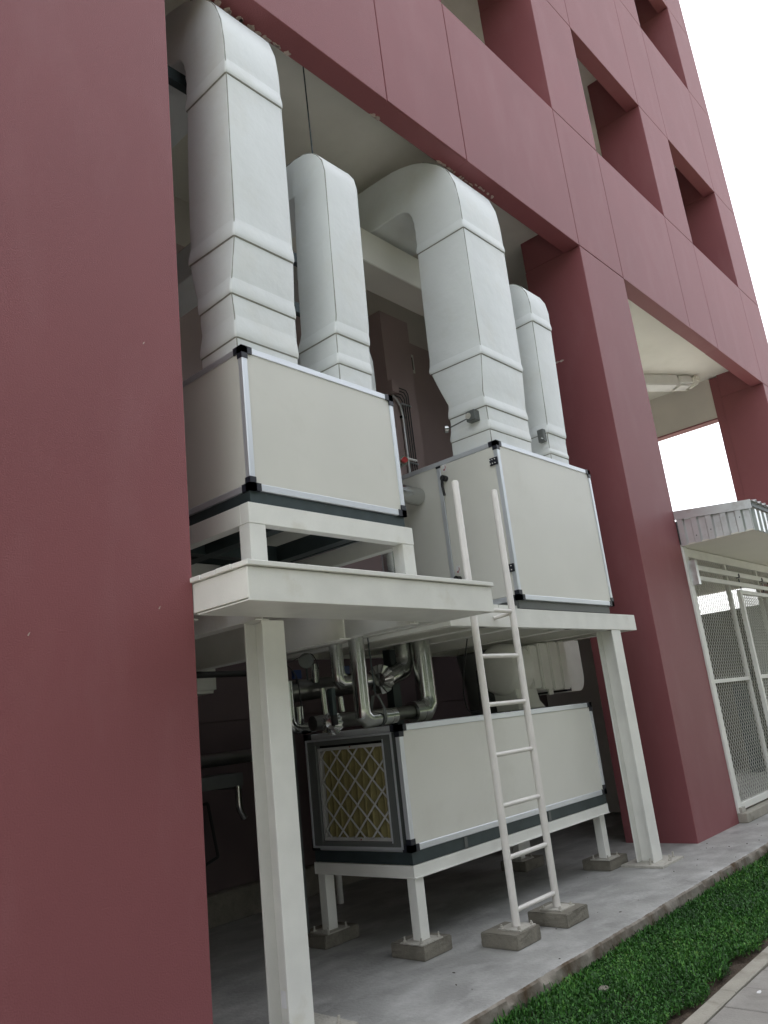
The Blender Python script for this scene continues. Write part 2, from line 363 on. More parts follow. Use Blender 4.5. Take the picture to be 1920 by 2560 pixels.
# torn plaster along the inner edge of the soffit
def flake(cx, cy, rx, ry):
    n = 9; m = MB(); pts = [(cx + rx * math.cos(2 * math.pi * k / n) * random.uniform(.45, 1.1), min(.219, cy + ry * math.sin(2 * math.pi * k / n) * random.uniform(.4, 1.2))) for k in range(n)]
    m.prism(pts, 'z', Z1 - .007, Z1 + .01); return m.build('plaster_flake', 'plaster', bld)
for k in range(14): flake(.5 + .06 * k + random.uniform(-.03, .03), .2, random.uniform(.015, .045), random.uniform(.012, .035))
for k in range(15): flake(3.35 + .06 * k + random.uniform(-.03, .03), .195 - (.03 if k > 8 else 0), random.uniform(.015, .05), random.uniform(.01, .03))
for cx in (2.35, 2.4): flake(cx, .205, .04, .03)
for (cx_, cz_) in ((-.21, 2.2), (-.88, 2.06), (-.25, 3.69)):
    MB().prism([(cx_ - .004, cz_ - .008), (cx_ + .002, cz_ - .009), (cx_ + .009, cz_ + .008), (cx_ + .003, cz_ + .004)], 'y', -.0015, .01).build('paint_chip', 'plaster', bld)
# scars on the column face
for (yy, zz) in ((.5, 5.53), (.56, 5.535)):
    MB().prism([(yy - .03, zz), (yy + .02, zz - .012), (yy + .05, zz + .008), (yy, zz + .016)], 'x', xa - .003, xa + .01).build('paint_scar', 'plaster', bld)

# ------------------------------------------------------------------ air handling units
def ahu(name, label, x0, x1, y0, y1, z0, z1, pw=.043, left_div=None, left_open=False):
    t = thing(name, (x0, y0, z0), label, 'air handling unit')
    c = .075
    # profiles: four along X, four along Y, four upright
    for y in (y0, y1 - pw):
        for z in (z0, z1 - pw): B('frame_profile', 'alu', t, x0 + c, x1 - c, y, y + pw, z, z + pw, bevel=.004)
    for x in (x0, x1 - pw):
        for z in (z0, z1 - pw): B('frame_profile', 'alu', t, x, x + pw, y0 + c, y1 - c, z, z + pw, bevel=.004)
    for x in (x0, x1 - pw):
        for y in (y0, y1 - pw): B('frame_profile', 'alu', t, x, x + pw, y, y + pw, z0 + c, z1 - c, bevel=.004)
    for x in (x0, x1):
        for y in (y0, y1):
            for z in (z0, z1):
                sx = 1 if x == x0 else -1; sy = 1 if y == y0 else -1; sz = 1 if z == z0 else -1
                e = .003; m = MB()
                def bb(a, b, c2):
                    xs = sorted((x - sx * e, x + sx * a)); ys = sorted((y - sy * e, y + sy * b)); zs = sorted((z - sz * e, z + sz * c2)); m.box(*xs, *ys, *zs)
                bb(c + .006, pw + .001, pw + .001); bb(pw + .0015, c + .006, pw + .0015); bb(pw + .002, pw + .002, c + .006)
                m.build('corner_cap', 'cap', t)
    ins = .008
    B('front_panel', 'panel', t, x0 + pw, x1 - pw, y0 + ins, y0 + ins + .03, z0 + pw, z1 - pw)
    B('rear_panel', 'panel', t, x0 + pw, x1 - pw, y1 - ins - .03, y1 - ins, z0 + pw, z1 - pw)
    B('top_panel', 'panel', t, x0 + pw, x1 - pw, y0 + pw, y1 - pw, z1 - .03 - ins, z1 - ins)
    B('bottom_panel', 'panel', t, x0 + pw, x1 - pw, y0 + pw, y1 - pw, z0 + ins, z0 + .03 + ins)
    B('side_panel', 'panel', t, x1 - ins - .03, x1 - ins, y0 + pw, y1 - pw, z0 + pw, z1 - pw)
    if left_div:
        B('frame_profile', 'alu', t, x0, x0 + pw, left_div, left_div + .045, z0 + pw + .02, z1 - pw - .02, bevel=.003)
        for z in (z0 + pw + .001, z1 - pw - .021): B('profile_joint', 'cap', t, x0 - .002, x0 + pw, left_div - .001, left_div + .046, z, z + .02)
        B('access_door', 'panel', t, x0 + .004, x0 + .034, y0 + pw + .002, left_div - .002, z0 + pw + .002, z1 - pw - .002, bevel=.003)
        B('side_panel', 'panel', t, x0 + ins, x0 + .034, left_div + .045, y1 - pw, z0 + pw, z1 - pw)
    elif not left_open:
        B('side_panel', 'panel', t, x0 + ins, x0 + .034, y0 + pw, y1 - pw, z0 + pw, z1 - pw)
    return t
def channel_x(m, x0, x1, y, z0, z1, fl=.03, th=.006, face=-1):
    # channel along X with its web on the outside face
    yb = y - face * fl
    m.box(x0, x1, *sorted((y, y - face * th)), z0, z1); m.box(x0, x1, *sorted((y - face * th, yb)), z0, z0 + th); m.box(x0, x1, *sorted((y - face * th, yb)), z1 - th, z1)
def channel_y(m, y0, y1, x, z0, z1, fl=.03, th=.006, face=-1):
    xb = x - face * fl
    m.box(*sorted((x, x - face * th)), y0, y1, z0, z1); m.box(*sorted((x - face * th, xb)), y0, y1, z0, z0 + th); m.box(*sorted((x - face * th, xb)), y0, y1, z1 - th, z1)
def base_rails(t, x0, x1, y0, y1, z0, z1, mname='dark_steel'):
    for y, f in ((y0, -1), (y1, 1)):
        m = MB(); channel_x(m, x0, x1, y, z0, z1, face=f); m.build('base_rail', mname, t)
    for x, f in ((x0, -1), (x1, 1)):
        m = MB(); channel_y(m, y0 + .007, y1 - .007, x + (.0015 if f < 0 else -.0015), z0 + .001, z1 - .001, face=f); m.build('base_rail', mname, t)
    n = int((x1 - x0) / .25)
    for k in range(n):
        x = x0 + .12 + k * .25
        MB().tube([(x, y0 - .004, z1 - .012), (x, y0 + .002, z1 - .012)], .003, 6).build('rivet', 'grey_steel', t)

# AHU on the near platform
A1 = ahu('air_handling_unit', 'beige air handling unit on the near high platform by the left wall', .42, 1.84, -.03, 1.55, 2.925, 3.868)
base_rails(A1, .425, 1.83, -.012, 1.53, 2.85, 2.921)
B('splice_plate', 'grey_steel', A1, .418, .424, .62, .66, 2.855, 2.915)
# AHU on the far platform
A2 = ahu('air_handling_unit', 'tall beige air handling unit with black door handle, on the far platform', 3.19, 4.90, -.035, 1.45, 2.372, 3.785, left_div=.605)
base_rails(A2, 3.2, 4.83, -.01, 1.43, 2.302, 2.369, 'grey_steel')
def star_hinge(z):
    h = MB().box(3.19 - .014, 3.19 - .002, -.03, .055, z - .035, z + .035).build('hinge', 'cap', A2, bevel=.004)
    for yy in (-.005, .022, .045):
        for zz in (z - .017, z + .017): MB().tube([(3.17, yy, zz), (3.178, yy, zz)], .005, 6).build('screw', 'white', h)
star_hinge(3.6); star_hinge(2.645)
def handle(z):
    h = MB().tube([(3.193, .555, z), (3.14, .555, z)], .028, 16).build('door_handle', 'black', A2, smooth=True)
    MB().bar((3.145, .56, z + .02), (3.135, .565, z - .075), .024, .02).bar((3.135, .565, z - .07), (3.135, .552, z - .17), .024, .018).build('lever', 'black', h, bevel=.004)
handle(3.6); handle(2.66)
def sticker(z):
    k = MB().box(3.19, 3.1925, .535, .578, z - .035, z + .035).build('sticker', 'white', A2)
    k.location.x -= .0
    pts = []
    for q in range(8):
        a = rad(-80 + q * 18); pts.append((.561 + .0 - .018 * math.cos(a) + .004, z + .003 + .024 * math.sin(a)))
    m = MB()
    for (p, q) in zip(pts[:-1], pts[1:]): m.bar((3.1895, p[0], p[1]), (3.1895, q[0], q[1]), .004, .007)
    m.prism([(pts[0][0] + .014, pts[0][1] - .002), (pts[0][0] - .003, pts[0][1] + .011), (pts[0][0] - .004, pts[0][1] - .013)], 'x', 3.188, 3.1905)
    m.build('red_arrow', 'red', k)
for z in (3.705, 2.745):
    st = MB().box(3.1905, 3.1945, .535, .578, z - .035, z + .035).build('sticker', 'white', A2)
    m = MB(); pts = [(.556 - .016 * math.cos(rad(a)), z + .006 + .022 * math.sin(rad(a))) for a in range(-90, 41, 18)]
    for (p, q) in zip(pts[:-1], pts[1:]): m.bar((3.1895, p[0], p[1]), (3.1895, q[0], q[1]), .006, .003)
    m.prism([(.572, z - .018), (.554, z - .006), (.554, z - .028)], 'x', 3.1885, 3.1903)
    m.build('red_arrow', 'red', st)
# AHU on the ground frame with the filter end
A3 = ahu('air_handling_unit', 'long low beige air handling unit with a lattice filter at its left end', 1.83, 4.65, .265, 1.25, .648, 1.482, left_open=True)
base_rails(A3, 1.836, 4.64, .275, 1.24, .566, .645)
for x in (2.42, 3.6): B('splice_plate', 'grey_steel', A3, x, x + .035, .268, .2745, .57, .642)
# filter frame (grey flange), recessed filter with card lattice and pleats
ff = MB()
xo = 1.822
ff.box(xo, xo + .05, .335, .425, .67, 1.435); ff.box(xo, xo + .05, 1.125, 1.225, .67, 1.435); ff.box(xo, xo + .05, .425, 1.125, .67, .712); ff.box(xo, xo + .05, .425, 1.125, 1.39, 1.435)
ff.build('filter_frame', 'grey_steel', A3, bevel=.003)
fl = MB(); fl.box(xo - .006, xo, .33, .345, .665, 1.44); fl.box(xo - .006, xo, 1.215, 1.23, .665, 1.44); fl.box(xo - .006, xo, .345, 1.215, .665, .68); fl.box(xo - .006, xo, .345, 1.215, 1.425, 1.44)
fl.box(xo - .005, xo + .001, .418, .425, .705, 1.397); fl.build('flange_edge', 'alu', A3)
B('end_backing', 'black', A3, 1.91, 1.915, .335, 1.225, .67, 1.435)
F = thing('air_filter', (1.86, .77, .713), 'white card lattice filter with yellow pleats in the left end of the low unit', 'filter')
fy0, fy1, fz0, fz1 = .43, 1.12, .714, 1.372
fc = MB(); b_ = .022; fx = 1.838
fc.box(fx, fx + .045, fy0, fy0 + b_, fz0, fz1); fc.box(fx, fx + .045, fy1 - b_, fy1, fz0, fz1); fc.box(fx, fx + .045, fy0 + b_, fy1 - b_, fz0, fz0 + b_); fc.box(fx, fx + .045, fy0 + b_, fy1 - b_, fz1 - b_, fz1)
fc.build('card_frame', 'card', F)
pl = MB(); n = 10; pw_ = (fy1 - fy0 - 2 * b_) / n
for k in range(n):
    ya = fy0 + b_ + k * pw_
    prof = [(fx + .052, ya), (fx + .016, ya + pw_ * .35), (fx + .010, ya + pw_ * .5), (fx + .016, ya + pw_ * .65), (fx + .052, ya + pw_)]
    vs = [(p[0], p[1], z) for z in (fz0 + b_, fz1 - b_) for p in prof]
    pl = MB().add(vs, [(i, i + 1, i + 6, i + 5) for i in range(4)]); pl.build('pleat', 'pleat', F, smooth=False)
def clipped(p, d):   # line through p with direction d clipped to the card frame rectangle
    t0, t1 = -9, 9
    for a, lo, hi in ((0, fy0 + .01, fy1 - .01), (1, fz0 + .01, fz1 - .01)):
        ta, tb = sorted(((lo - p[a]) / d[a], (hi - p[a]) / d[a])); t0 = max(t0, ta); t1 = min(t1, tb)
    return None if t1 - t0 < .03 else ((p[0] + d[0] * t0, p[1] + d[1] * t0), (p[0] + d[0] * t1, p[1] + d[1] * t1))
st = .172
for sgn in (1, -1):
    for k in range(-9, 14):
        c_ = clipped((fy0 + .055 + k * st, fz0), (1, sgn * 1.04)) if False else clipped((fy0 + .06 + k * st, (fz0 + fz1) / 2), (1, sgn * 1.0))
        if c_: MB().bar((fx + .002 + (.0012 if sgn > 0 else 0), *c_[0]), (fx + .002 + (.0012 if sgn > 0 else 0), *c_[1]), .013, .004, up=(1, 0, 0)).build('lattice_strip', 'card', F)
for yy, zz in ((.77, fz1 - .006), (.74, fz0 + .01), (fy0 + .008, .98)): MB().tube([(fx - .003, yy, zz), (fx + .002, yy, zz)], .006, 8).build('red_mark', 'dullred', F)

# ------------------------------------------------------------------ stands
def bolt(m, x, y, z, h=.035, r=.006):
    m.tube([(x, y, z), (x, y, z + h)], r, 7); m.tube([(x, y, z), (x, y, z + .012)], r * 1.9, 6)
# white frame under the low unit
T3 = thing('equipment_stand', (1.84, .28, .09), 'low white steel stand with short legs on concrete blocks under the low unit', 'stand')
m = MB(); channel_x(m, 1.835, 4.645, .272, .48, .562, fl=.045); m.box(1.835, 4.645, .262, .272, .48, .487); m.build('rail', 'white_steel', T3)
m = MB(); channel_x(m, 1.835, 4.645, 1.255, .48, .562, fl=.045, face=1); m.build('rail', 'white_steel', T3)
for x, f in ((1.838, -1), (4.642, 1)):
    m = MB(); channel_y(m, .28, 1.247, x, .481, .561, fl=.045, face=f); m.box(*sorted((x, x + f * .008)), .28, 1.247, .481, .488); m.build('rail', 'white_steel', T3)
feet = [(1.845, .28), (4.56, .33), (1.845, 1.16), (4.4, 1.16)]
for (x, y) in feet:
    L = MB().box(x, x + .09, y, y + .075, .098, .478).build('leg', 'white_steel', T3, bevel=.003)
    MB().box(x - .07, x + .15, y - .06, y + .13, .09, .098).build('base_plate', 'grout', L)
    b2 = MB()
    for bx_, by_ in ((-.05, -.04), (.125, -.045), (-.05, .105), (.13, .1)): bolt(b2, x + bx_, y + by_, .098)
    b2.build('bolts', 'grout', L)
blocks = [(1.778, .213, .30, .29, 'grey concrete block under the near front leg of the low stand'),
          (4.50, .275, .36, .28, 'grey concrete block under the far front leg of the low stand, by the far post'),
          (1.745, 1.105, .35, .29, 'shaded concrete block under the rear left leg of the low stand'),
          (4.34, 1.07, .34, .29, 'dark concrete block in shade under the rear right leg of the low stand'),
          (2.173, -.245, .29, .29, 'grey concrete block under the left rail of the ladder'),
          (2.732, -.29, .31, .32, 'grey concrete block under the right rail of the ladder')]
def rough_block(x0, y0, dx, dy, h, label):
    o = MB().box(x0, x0 + dx, y0, y0 + dy, 0, h).build('concrete_block', 'block')
    bm = bmesh.new(); bm.from_mesh(o.data)
    bmesh.ops.bevel(bm, geom=bm.edges[:], offset=.006, segments=2, affect='EDGES'); bmesh.ops.subdivide_edges(bm, edges=bm.edges[:], cuts=3, use_grid_fill=True)
    for v in bm.verts:
        if v.co.z > .004: v.co += Vector((random.gauss(0, .0012), random.gauss(0, .0012), random.gauss(0, .0006)))
    bm.to_mesh(o.data); bm.free()
    return tag(o, label, 'concrete block', 'concrete blocks under legs and ladder')
for x, y, dx, dy, lb in blocks: rough_block(x, y, dx, dy, .09, lb)

# high white frame under the near unit
T1 = thing('equipment_stand', (.4, -.02, 2.366), 'white steel frame with stub legs carrying the unit on the near high platform', 'stand')
m = MB().box(.40, 1.90, -.02, .06, 2.72, 2.847).build('rail', 'white_steel', T1, bevel=.003)
B('rail', 'white_steel', T1, .40, 1.90, 1.47, 1.55, 2.72, 2.847, bevel=.003)
B('rail', 'white_steel', T1, .401, .48, .062, 1.468, 2.721, 2.846, bevel=.003)
B('rail', 'white_steel', T1, 1.82, 1.899, .062, 1.468, 2.721, 2.846, bevel=.003)
for x in (.66, 1.29): B('cross_rail', 'dark_steel', T1, x, x + .09, .062, 1.468, 2.725, 2.84)
B('cross_rail', 'dark_steel', T1, .482, .658, .78, .86, 2.726, 2.839); B('cross_rail', 'dark_steel', T1, .752, 1.288, .78, .86, 2.726, 2.839)
for x in (.402, 1.775):
    for y in (-.017, 1.45): B('leg', 'white_steel', T1, x, x + .122, y, y + .1, 2.366 if y < 0 else 2.3335, 2.719, bevel=.003)
B('pipe_stub', 'clad', T1, 1.55, 1.62, 1.0, 1.07, 2.4, 2.72)

# ------------------------------------------------------------------ platforms
def hpost(t, x, y, z0, z1, wx=.165, dy=.17, th=.012):
    m = MB(); m.box(x, x + wx, y, y + th, z0, z1); m.box(x, x + wx, y + dy - th, y + dy, z0, z1); m.box(x + wx / 2 - th / 2, x + wx / 2 + th / 2, y + th, y + dy - th, z0, z1)
    return m.build('post', 'white_steel', t, bevel=.002)
P1 = thing('steel_platform', (0, -.47, 0), 'near high white steel platform with planked deck over a single thick post', 'platform')
def cx(x0, x1, y, z0, z1, f, t, nm='edge_beam', fl=.07):
    m = MB(); channel_x(m, x0, x1, y, z0, z1, fl=fl, th=.008, face=f); return m.build(nm, 'white_steel', t, bevel=.002)
def cy(y0, y1, x, z0, z1, f, t, nm='edge_beam', fl=.07):
    m = MB(); channel_y(m, y0, y1, x, z0, z1, fl=fl, th=.008, face=f); return m.build(nm, 'white_steel', t, bevel=.002)
cx(0, 2.13, -.47, 2.160, 2.333, -1, P1)
cy(-.46, .055, .003, 2.176, 2.333, -1, P1)
cy(.062, 1.9, .0, 2.15, 2.325, -1, P1)
cy(-.46, 1.9, 2.127, 2.162, 2.333, 1, P1)
cx(.005, 2.12, 1.91, 2.162, 2.333, 1, P1)
B('soffit_plate', 'white_steel', P1, .012, 2.118, -.40, -.02, 2.1635, 2.171)
cx(.02, 2.11, .0, 2.165, 2.333, 1, P1, 'cross_beam', fl=.02)
for x in (.42, 1.08, 1.785):
    m = MB(); m.box(x, x + .1, .01, 1.9, 2.15 if x != 1.08 else 2.04, 2.158 if x != 1.08 else 2.048); m.box(x, x + .1, .01, 1.9, 2.325, 2.333); m.box(x + .046, x + .054, .01, 1.9, 2.158 if x != 1.08 else 2.048, 2.325); m.build('cross_beam', 'white_steel', P1)
y = -.475; k = 0
while y < -.03:
    dx = random.choice((-.014, .006, .012, -.004, .0))
    B('deck_plank', 'white_steel', P1, -.012 + dx, 2.142, y - .012, y + .113, 2.338, 2.366 + random.uniform(-.001, .001), bevel=.003)
    y += .1335
p = hpost(P1, .458, -.0, .015, 2.149, .165, .17); p['label'] = 'thick near post with a small plastic sleeve'
MB().box(.30, .80, -.14, .28, .001, .014).build('base_plate', 'grout', P1)
bb = MB()
for bx_, by_ in ((.73, -.07), (.36, -.08), (.74, .22), (.35, .22)): bolt(bb, bx_, by_, .014, .045, .009)
bb.build('anchor_bolts', 'grout', P1)
hpost(P1, .455, 1.7, .0, 2.149); 
# small tag stuck on the side of the near post
B('paper_tag', 'white', P1, .4535, .4548, .012, .05, .16, .24)

P2 = thing('steel_platform', (2.2, 0, 0), 'far lower white steel platform reaching to the dark red column', 'platform')
cx(2.22, 5.36, -.012, 2.140, 2.296, -1, P2)
cy(.0, 1.9, 5.355, 2.142, 2.296, 1, P2); cy(.0, 1.9, 2.222, 2.142, 2.296, -1, P2); cx(2.23, 5.35, 1.91, 2.142, 2.296, 1, P2)
for x in (2.62, 3.1, 3.95, 4.8):
    m = MB(); m.box(x, x + .1, .0, 1.9, 2.140, 2.148); m.box(x, x + .1, .0, 1.9, 2.288, 2.296); m.box(x + .046, x + .054, .0, 1.9, 2.148, 2.288); m.build('cross_beam', 'white_steel', P2)
y = -.01; 
xk = 2.225
while xk < 5.3:
    B('deck_plank', 'white_steel', P2, xk, min(xk + .135, 5.35), .012, 1.9, 2.2965 if xk > 3.15 else 2.2975, 2.3005 if xk > 3.15 else 2.325, bevel=.002); xk += .14
hpost(P2, 4.80, -.008, .02, 2.138, .185, .17)
MB().box(4.67, 5.15, -.14, .26, .001, .02).build('base_plate', 'grout', P2)
bb = MB()
for bx_, by_ in ((5.08, -.07), (4.74, .0), (5.09, .2), (4.93, -.1)): bolt(bb, bx_, by_, .02, .05, .009)
bb.build('anchor_bolts', 'grout', P2)
hpost(P2, 5.1, 1.6, .0, 2.138)

# ------------------------------------------------------------------ ladder
LD = thing('ladder', (2.63, -.13, .09), 'white tubular steel ladder with chipped paint in front of both platforms', 'ladder')
for x, zt in ((2.355, 3.25), (2.888, 3.255)):
    pts = [(x, -.13, .1), (x, -.13, zt - .012), (x, -.13, zt - .004), (x, -.13, zt)]
    rl = MB().tube(pts, .027, 20, radii=[.027, .027, .022, .012]).build('rail', 'ladder', LD, smooth=True)
    MB().box(x - .095, x + .095, -.13 - .09, -.13 + .09, .09, .098).build('base_plate', 'grout', rl)
    b2 = MB()
    for a in (-.075, .075):
        for c_ in (-.07, .07): bolt(b2, x + a, -.13 + c_, .098, .022)
    b2.build('bolts', 'grout', rl)
for z in (.192, .522, .858, 1.2, 1.55, 1.898, 2.245): MB().tube([(2.378, -.13, z), (2.865, -.13, z)], .0165, 14).build('rung', 'ladder', LD, smooth=True)
MB().tube([(2.888, -.125, 2.235), (2.78, -.02, 2.205)], .0165, 12).tube([(2.355, -.125, 2.235), (2.28, -.02, 2.205)], .0165, 12).build('wall_brace', 'ladder', LD, smooth=True)

# ------------------------------------------------------------------ white ducts
def duct(name, label, x0, x1, prof, bands, par=None):
    """prof: list of (Yf, Zf, Yb, Zb, dx0, dx1); a rounded rectangle swept through the stations"""
    t = thing(name, ((x0 + x1) / 2, prof[0][0], prof[0][1]), label, 'duct')
    r = .013; nc = 3
    def ring(st, g=0.):
        yf, zf, yb, zb, a, b = st
        Fv = Vector((0, yf, zf)); Bv = Vector((0, yb, zb)); d = (Bv - Fv); Lg = d.length; d = d / Lg
        X0 = x0 + a - g; X1 = x1 + b + g; out = []
        rr = r + g * .5
        for (cx_, cl, a0) in ((X1 - rr, rr - g, 0 - 90), (X1 - rr, Lg + g - rr, 0), (X0 + rr, Lg + g - rr, 90), (X0 + rr, rr - g, 180)):
            for k in range(nc + 1):
                an = rad(a0 + 90 * k / nc); px_ = cx_ + rr * math.cos(an); q = cl + rr * math.sin(an)
                out.append(Vector((px_, 0, 0)) + Fv + d * q)
        return out
    ph = random.uniform(0, 6)
    def skin(sts, gs, nm, mt, cap=True, wob=0.):
        m = MB(); n = 4 * (nc + 1); vs = []
        for st, g in zip(sts, gs):
            rg = ring(st, g)
            if wob: rg = [p + Vector((0, 0, wob * math.sin(p.x * 17 + p.y * 11 + ph + st[1] * 3))) for p in rg]
            vs += rg
        fs = [(i * n + k, i * n + (k + 1) % n, (i + 1) * n + (k + 1) % n, (i + 1) * n + k) for i in range(len(sts) - 1) for k in range(n)]
        fs += [tuple(range(n - 1, -1, -1)), tuple((len(sts) - 1) * n + k for k in range(n))]
        m.add(vs, fs); return m.build(nm, mt, t, smooth=True)
    # dense stations with a slight cushion between bands
    def lerp(a, b, q): return tuple(a[i] * (1 - q) + b[i] * q for i in range(6))
    def at(z):      # station in the vertical part at height z (front)
        for a, b in zip(prof[:-1], prof[1:]):
            if a[1] <= z <= b[1]: return lerp(a, b, (z - a[1]) / (b[1] - a[1]))
        return prof[-1]
    sts = []; gs = []
    for a, b in zip(prof[:-1], prof[1:]):
        n = 5 if abs(b[1] - a[1]) > .25 or abs(b[0] - a[0]) > .5 else 2
        for k in range(n):
            sts.append(lerp(a, b, k / n)); gs.append(.0 if k == 0 else .004 * math.sin(math.pi * k / n))
    sts.append(prof[-1]); gs.append(0)
    skin(sts, gs, 'duct_skin', 'duct')
    for (za, zb) in bands:     # wrapped collar: bulges above, ends in a crisp seam at its lower edge
        q = [0, .012 / (zb - za), .2, .35, .5, .65, .8, .92, 1]; A = [at(za + (zb - za) * v_) for v_ in q]
        skin(A, [.009, .0125, .013, .012, .0098, .007, .0038, .0016, .0003], 'collar', 'duct', wob=.005)
        sA = [at(za - .008), at(za - .0005)]; skin(sA, [.004, .008], 'seam', 'duct_seam', wob=.005)
    for kx in (0, 1):
        pts = [(((x1 + st[5]) if kx else (x0 + st[4])) + (-.003 if kx else .003), st[0] + .002, st[1]) for st in prof[:13]]
        m = MB()
        m.tube(pts, .0042, 6); m.build('corner_seam', 'duct_seam' if not kx else 'duct', t, smooth=True)
    return t
def prof_big(zb, lean=0.):
    return [(.02, 3.872 if zb is None else zb, .46, 3.872 if zb is None else zb, -.02, -.02), (.015, 4.10, .43, 4.10, -.03, -.01), (.02, 4.28, .42, 4.28, -.04, .0),
            (.0, 4.68, .60, 4.70, .0, .02), (.0, 4.83, .60, 4.83, .01, .03), (.0, 6.0, .58, 6.0, .03, .06),
            (-.002, 6.12, .575, 6.11, .03, .06), (.0, 6.30, .57, 6.25, .03, .06), (.02, 6.50, .575, 6.36, .03, .06), (.075, 6.67, .59, 6.44, .03, .06), (.15, 6.78, .61, 6.485, .03, .06), (.24, 6.865, .64, 6.52, .03, .06),
            (.36, 6.955, .68, 6.545, .03, .06), (.52, 7.03, .73, 6.56, .03, .06), (.76, 7.09, .80, 6.565, .03, .06), (1.3, 7.11, 1.3, 6.56, .03, .06), (2.7, 7.11, 2.7, 6.56, .03, .06)]
D1 = duct('supply_duct', 'widest near white duct rising from the near unit, at the left wall edge', .45, .95,
          [(a[0], a[1], a[2] - (.06 if i in (0, 1, 2) else .10), a[3], a[4] * 1., a[5] * .6) for i, a in enumerate(prof_big(None))],
          [(3.945, 4.10), (4.25, 4.39), (4.685, 4.83), (6.01, 6.14)])
D3 = duct('supply_duct', 'widest far white duct with a tapered neck rising from the tall unit', 3.235, 3.905, prof_big(3.79),
          [(3.915, 4.03), (4.14, 4.25), (4.655, 4.765), (6.0, 6.11)])
D2 = duct('return_duct', 'narrower plain white duct with round top between the two wide ducts', 1.37, 1.71,
          [(.02, 3.872, .43, 3.872, -.03, -.03), (.02, 4.30, .42, 4.30, -.02, -.01), (.01, 4.42, .40, 4.42, -.01, 0), (.01, 5.68, .38, 5.6, .03, .05), (.03, 5.79, .375, 5.63, .03, .05), (.085, 5.88, .37, 5.64, .03, .05), (.17, 5.945, .372, 5.648, .03, .05),
           (.27, 5.975, .376, 5.652, .03, .05), (.39, 5.98, .385, 5.655, .03, .05), (1.0, 5.985, 1.0, 5.66, .03, .05), (2.72, 5.99, 2.72, 5.66, .03, .05)],
          [(4.03, 4.14), (4.27, 4.39)])
D4 = duct('return_duct', 'narrowest far white duct with round top beside the dark red column', 4.275, 4.62,
          [(.02, 3.79, .40, 3.79, -.03, -.03), (.02, 4.05, .40, 4.05, -.03, -.02), (.01, 4.2, .36, 4.2, -.01, 0), (.0, 5.40, .35, 5.40, .04, .07), (.0, 5.55, .35, 5.5, .05, .08), (.02, 5.68, .35, 5.54, .05, .08), (.07, 5.78, .35, 5.56, .05, .08), (.15, 5.85, .352, 5.57, .05, .08),
           (.25, 5.88, .356, 5.575, .05, .08), (.37, 5.885, .37, 5.58, .05, .08), (.66, 5.885, .66, 5.58, .05, .08)],
          [(3.87, 3.94), (4.09, 4.2), (5.34, 5.45)])
D5 = duct('return_duct', 'partly hidden white duct with round top far behind the near unit', 2.42, 2.76,
          [(.9, 3.0, 1.3, 3.0, 0, 0), (.9, 4.80, 1.3, 4.78, 0, 0), (.93, 4.93, 1.3, 4.82, 0, 0), (1.02, 5.04, 1.3, 4.84, 0, 0), (1.15, 5.10, 1.305, 4.85, 0, 0), (1.32, 5.11, 1.32, 4.85, 0, 0), (2.72, 5.11, 2.72, 4.85, 0, 0)], [(4.3, 4.4)])
hd = MB().box(1.9, 4.55, 1.1, 1.49, 6.115, 6.515).build('ceiling_duct', 'ceiling', bevel=.01)
tag(hd, 'cream box duct running level under the ceiling between the tall ducts', 'duct')
st2 = MB().box(-.3, 1.05, .60, .66, 6.375, 6.485).build('support_rail', 'dark_steel'); tag(st2, 'dark steel rail under the elbow of the near wide duct', 'rail')
rod = MB().tube([(1.7, .40, 5.98), (1.69, .40, CZ)], .006, 8).build('hanger_rod', 'dark_steel'); tag(rod, 'thin dark rod hanging from the ceiling to the narrow duct', 'hanger rod')
for x in (2.1, 4.3):
    o = MB().tube([(x, 1.3, 6.516), (x, 1.3, CZ)], .006, 8).build('hanger_rod', 'dark_steel'); tag(o, 'thin rod carrying the %s end of the level cream duct' % ('left' if x < 3 else 'right'), 'hanger rod')
for z in (5.70, 5.17):
    o = MB().box(1.75, 2.2, 1.1, 1.16, z, z + .1).build('support_rail', 'dark_steel'); tag(o, '%s of two dark rails seen between the two near white ducts' % ('upper' if z > 5.5 else 'lower'), 'rail')
# thermometer / damper actuators on ducts 3 and 4
th = thing('duct_sensor', (3.16, .2, 4.0), 'green-grey sensor box with a stem and dial on the wide far duct', 'sensor')
B('housing', 'grey_steel', th, 3.13, 3.21, .10, .20, 4.02, 4.12, bevel=.006)
MB().tube([(3.128, .17, 4.07), (3.122, .17, 4.07)], .028, 14).build('cover', 'grout', th)
MB().tube([(3.15, .20, 4.06), (3.13, .42, 4.03)], .006, 8).build('stem', 'grey_steel', th)
MB().tube([(3.14, .42, 4.03), (3.115, .44, 4.03)], .035, 18).build('dial', 'clad', th)
th2 = thing('duct_sensor', (4.2, .1, 4.0), 'small grey sensor on the narrow far duct just above the tall unit', 'sensor')
B('housing', 'grey_steel', th2, 4.19, 4.242, .03, .1, 4.0, 4.13, bevel=.005); B('arm', 'gi', th2, 4.16, 4.2, .04, .05, 4.02, 4.03)

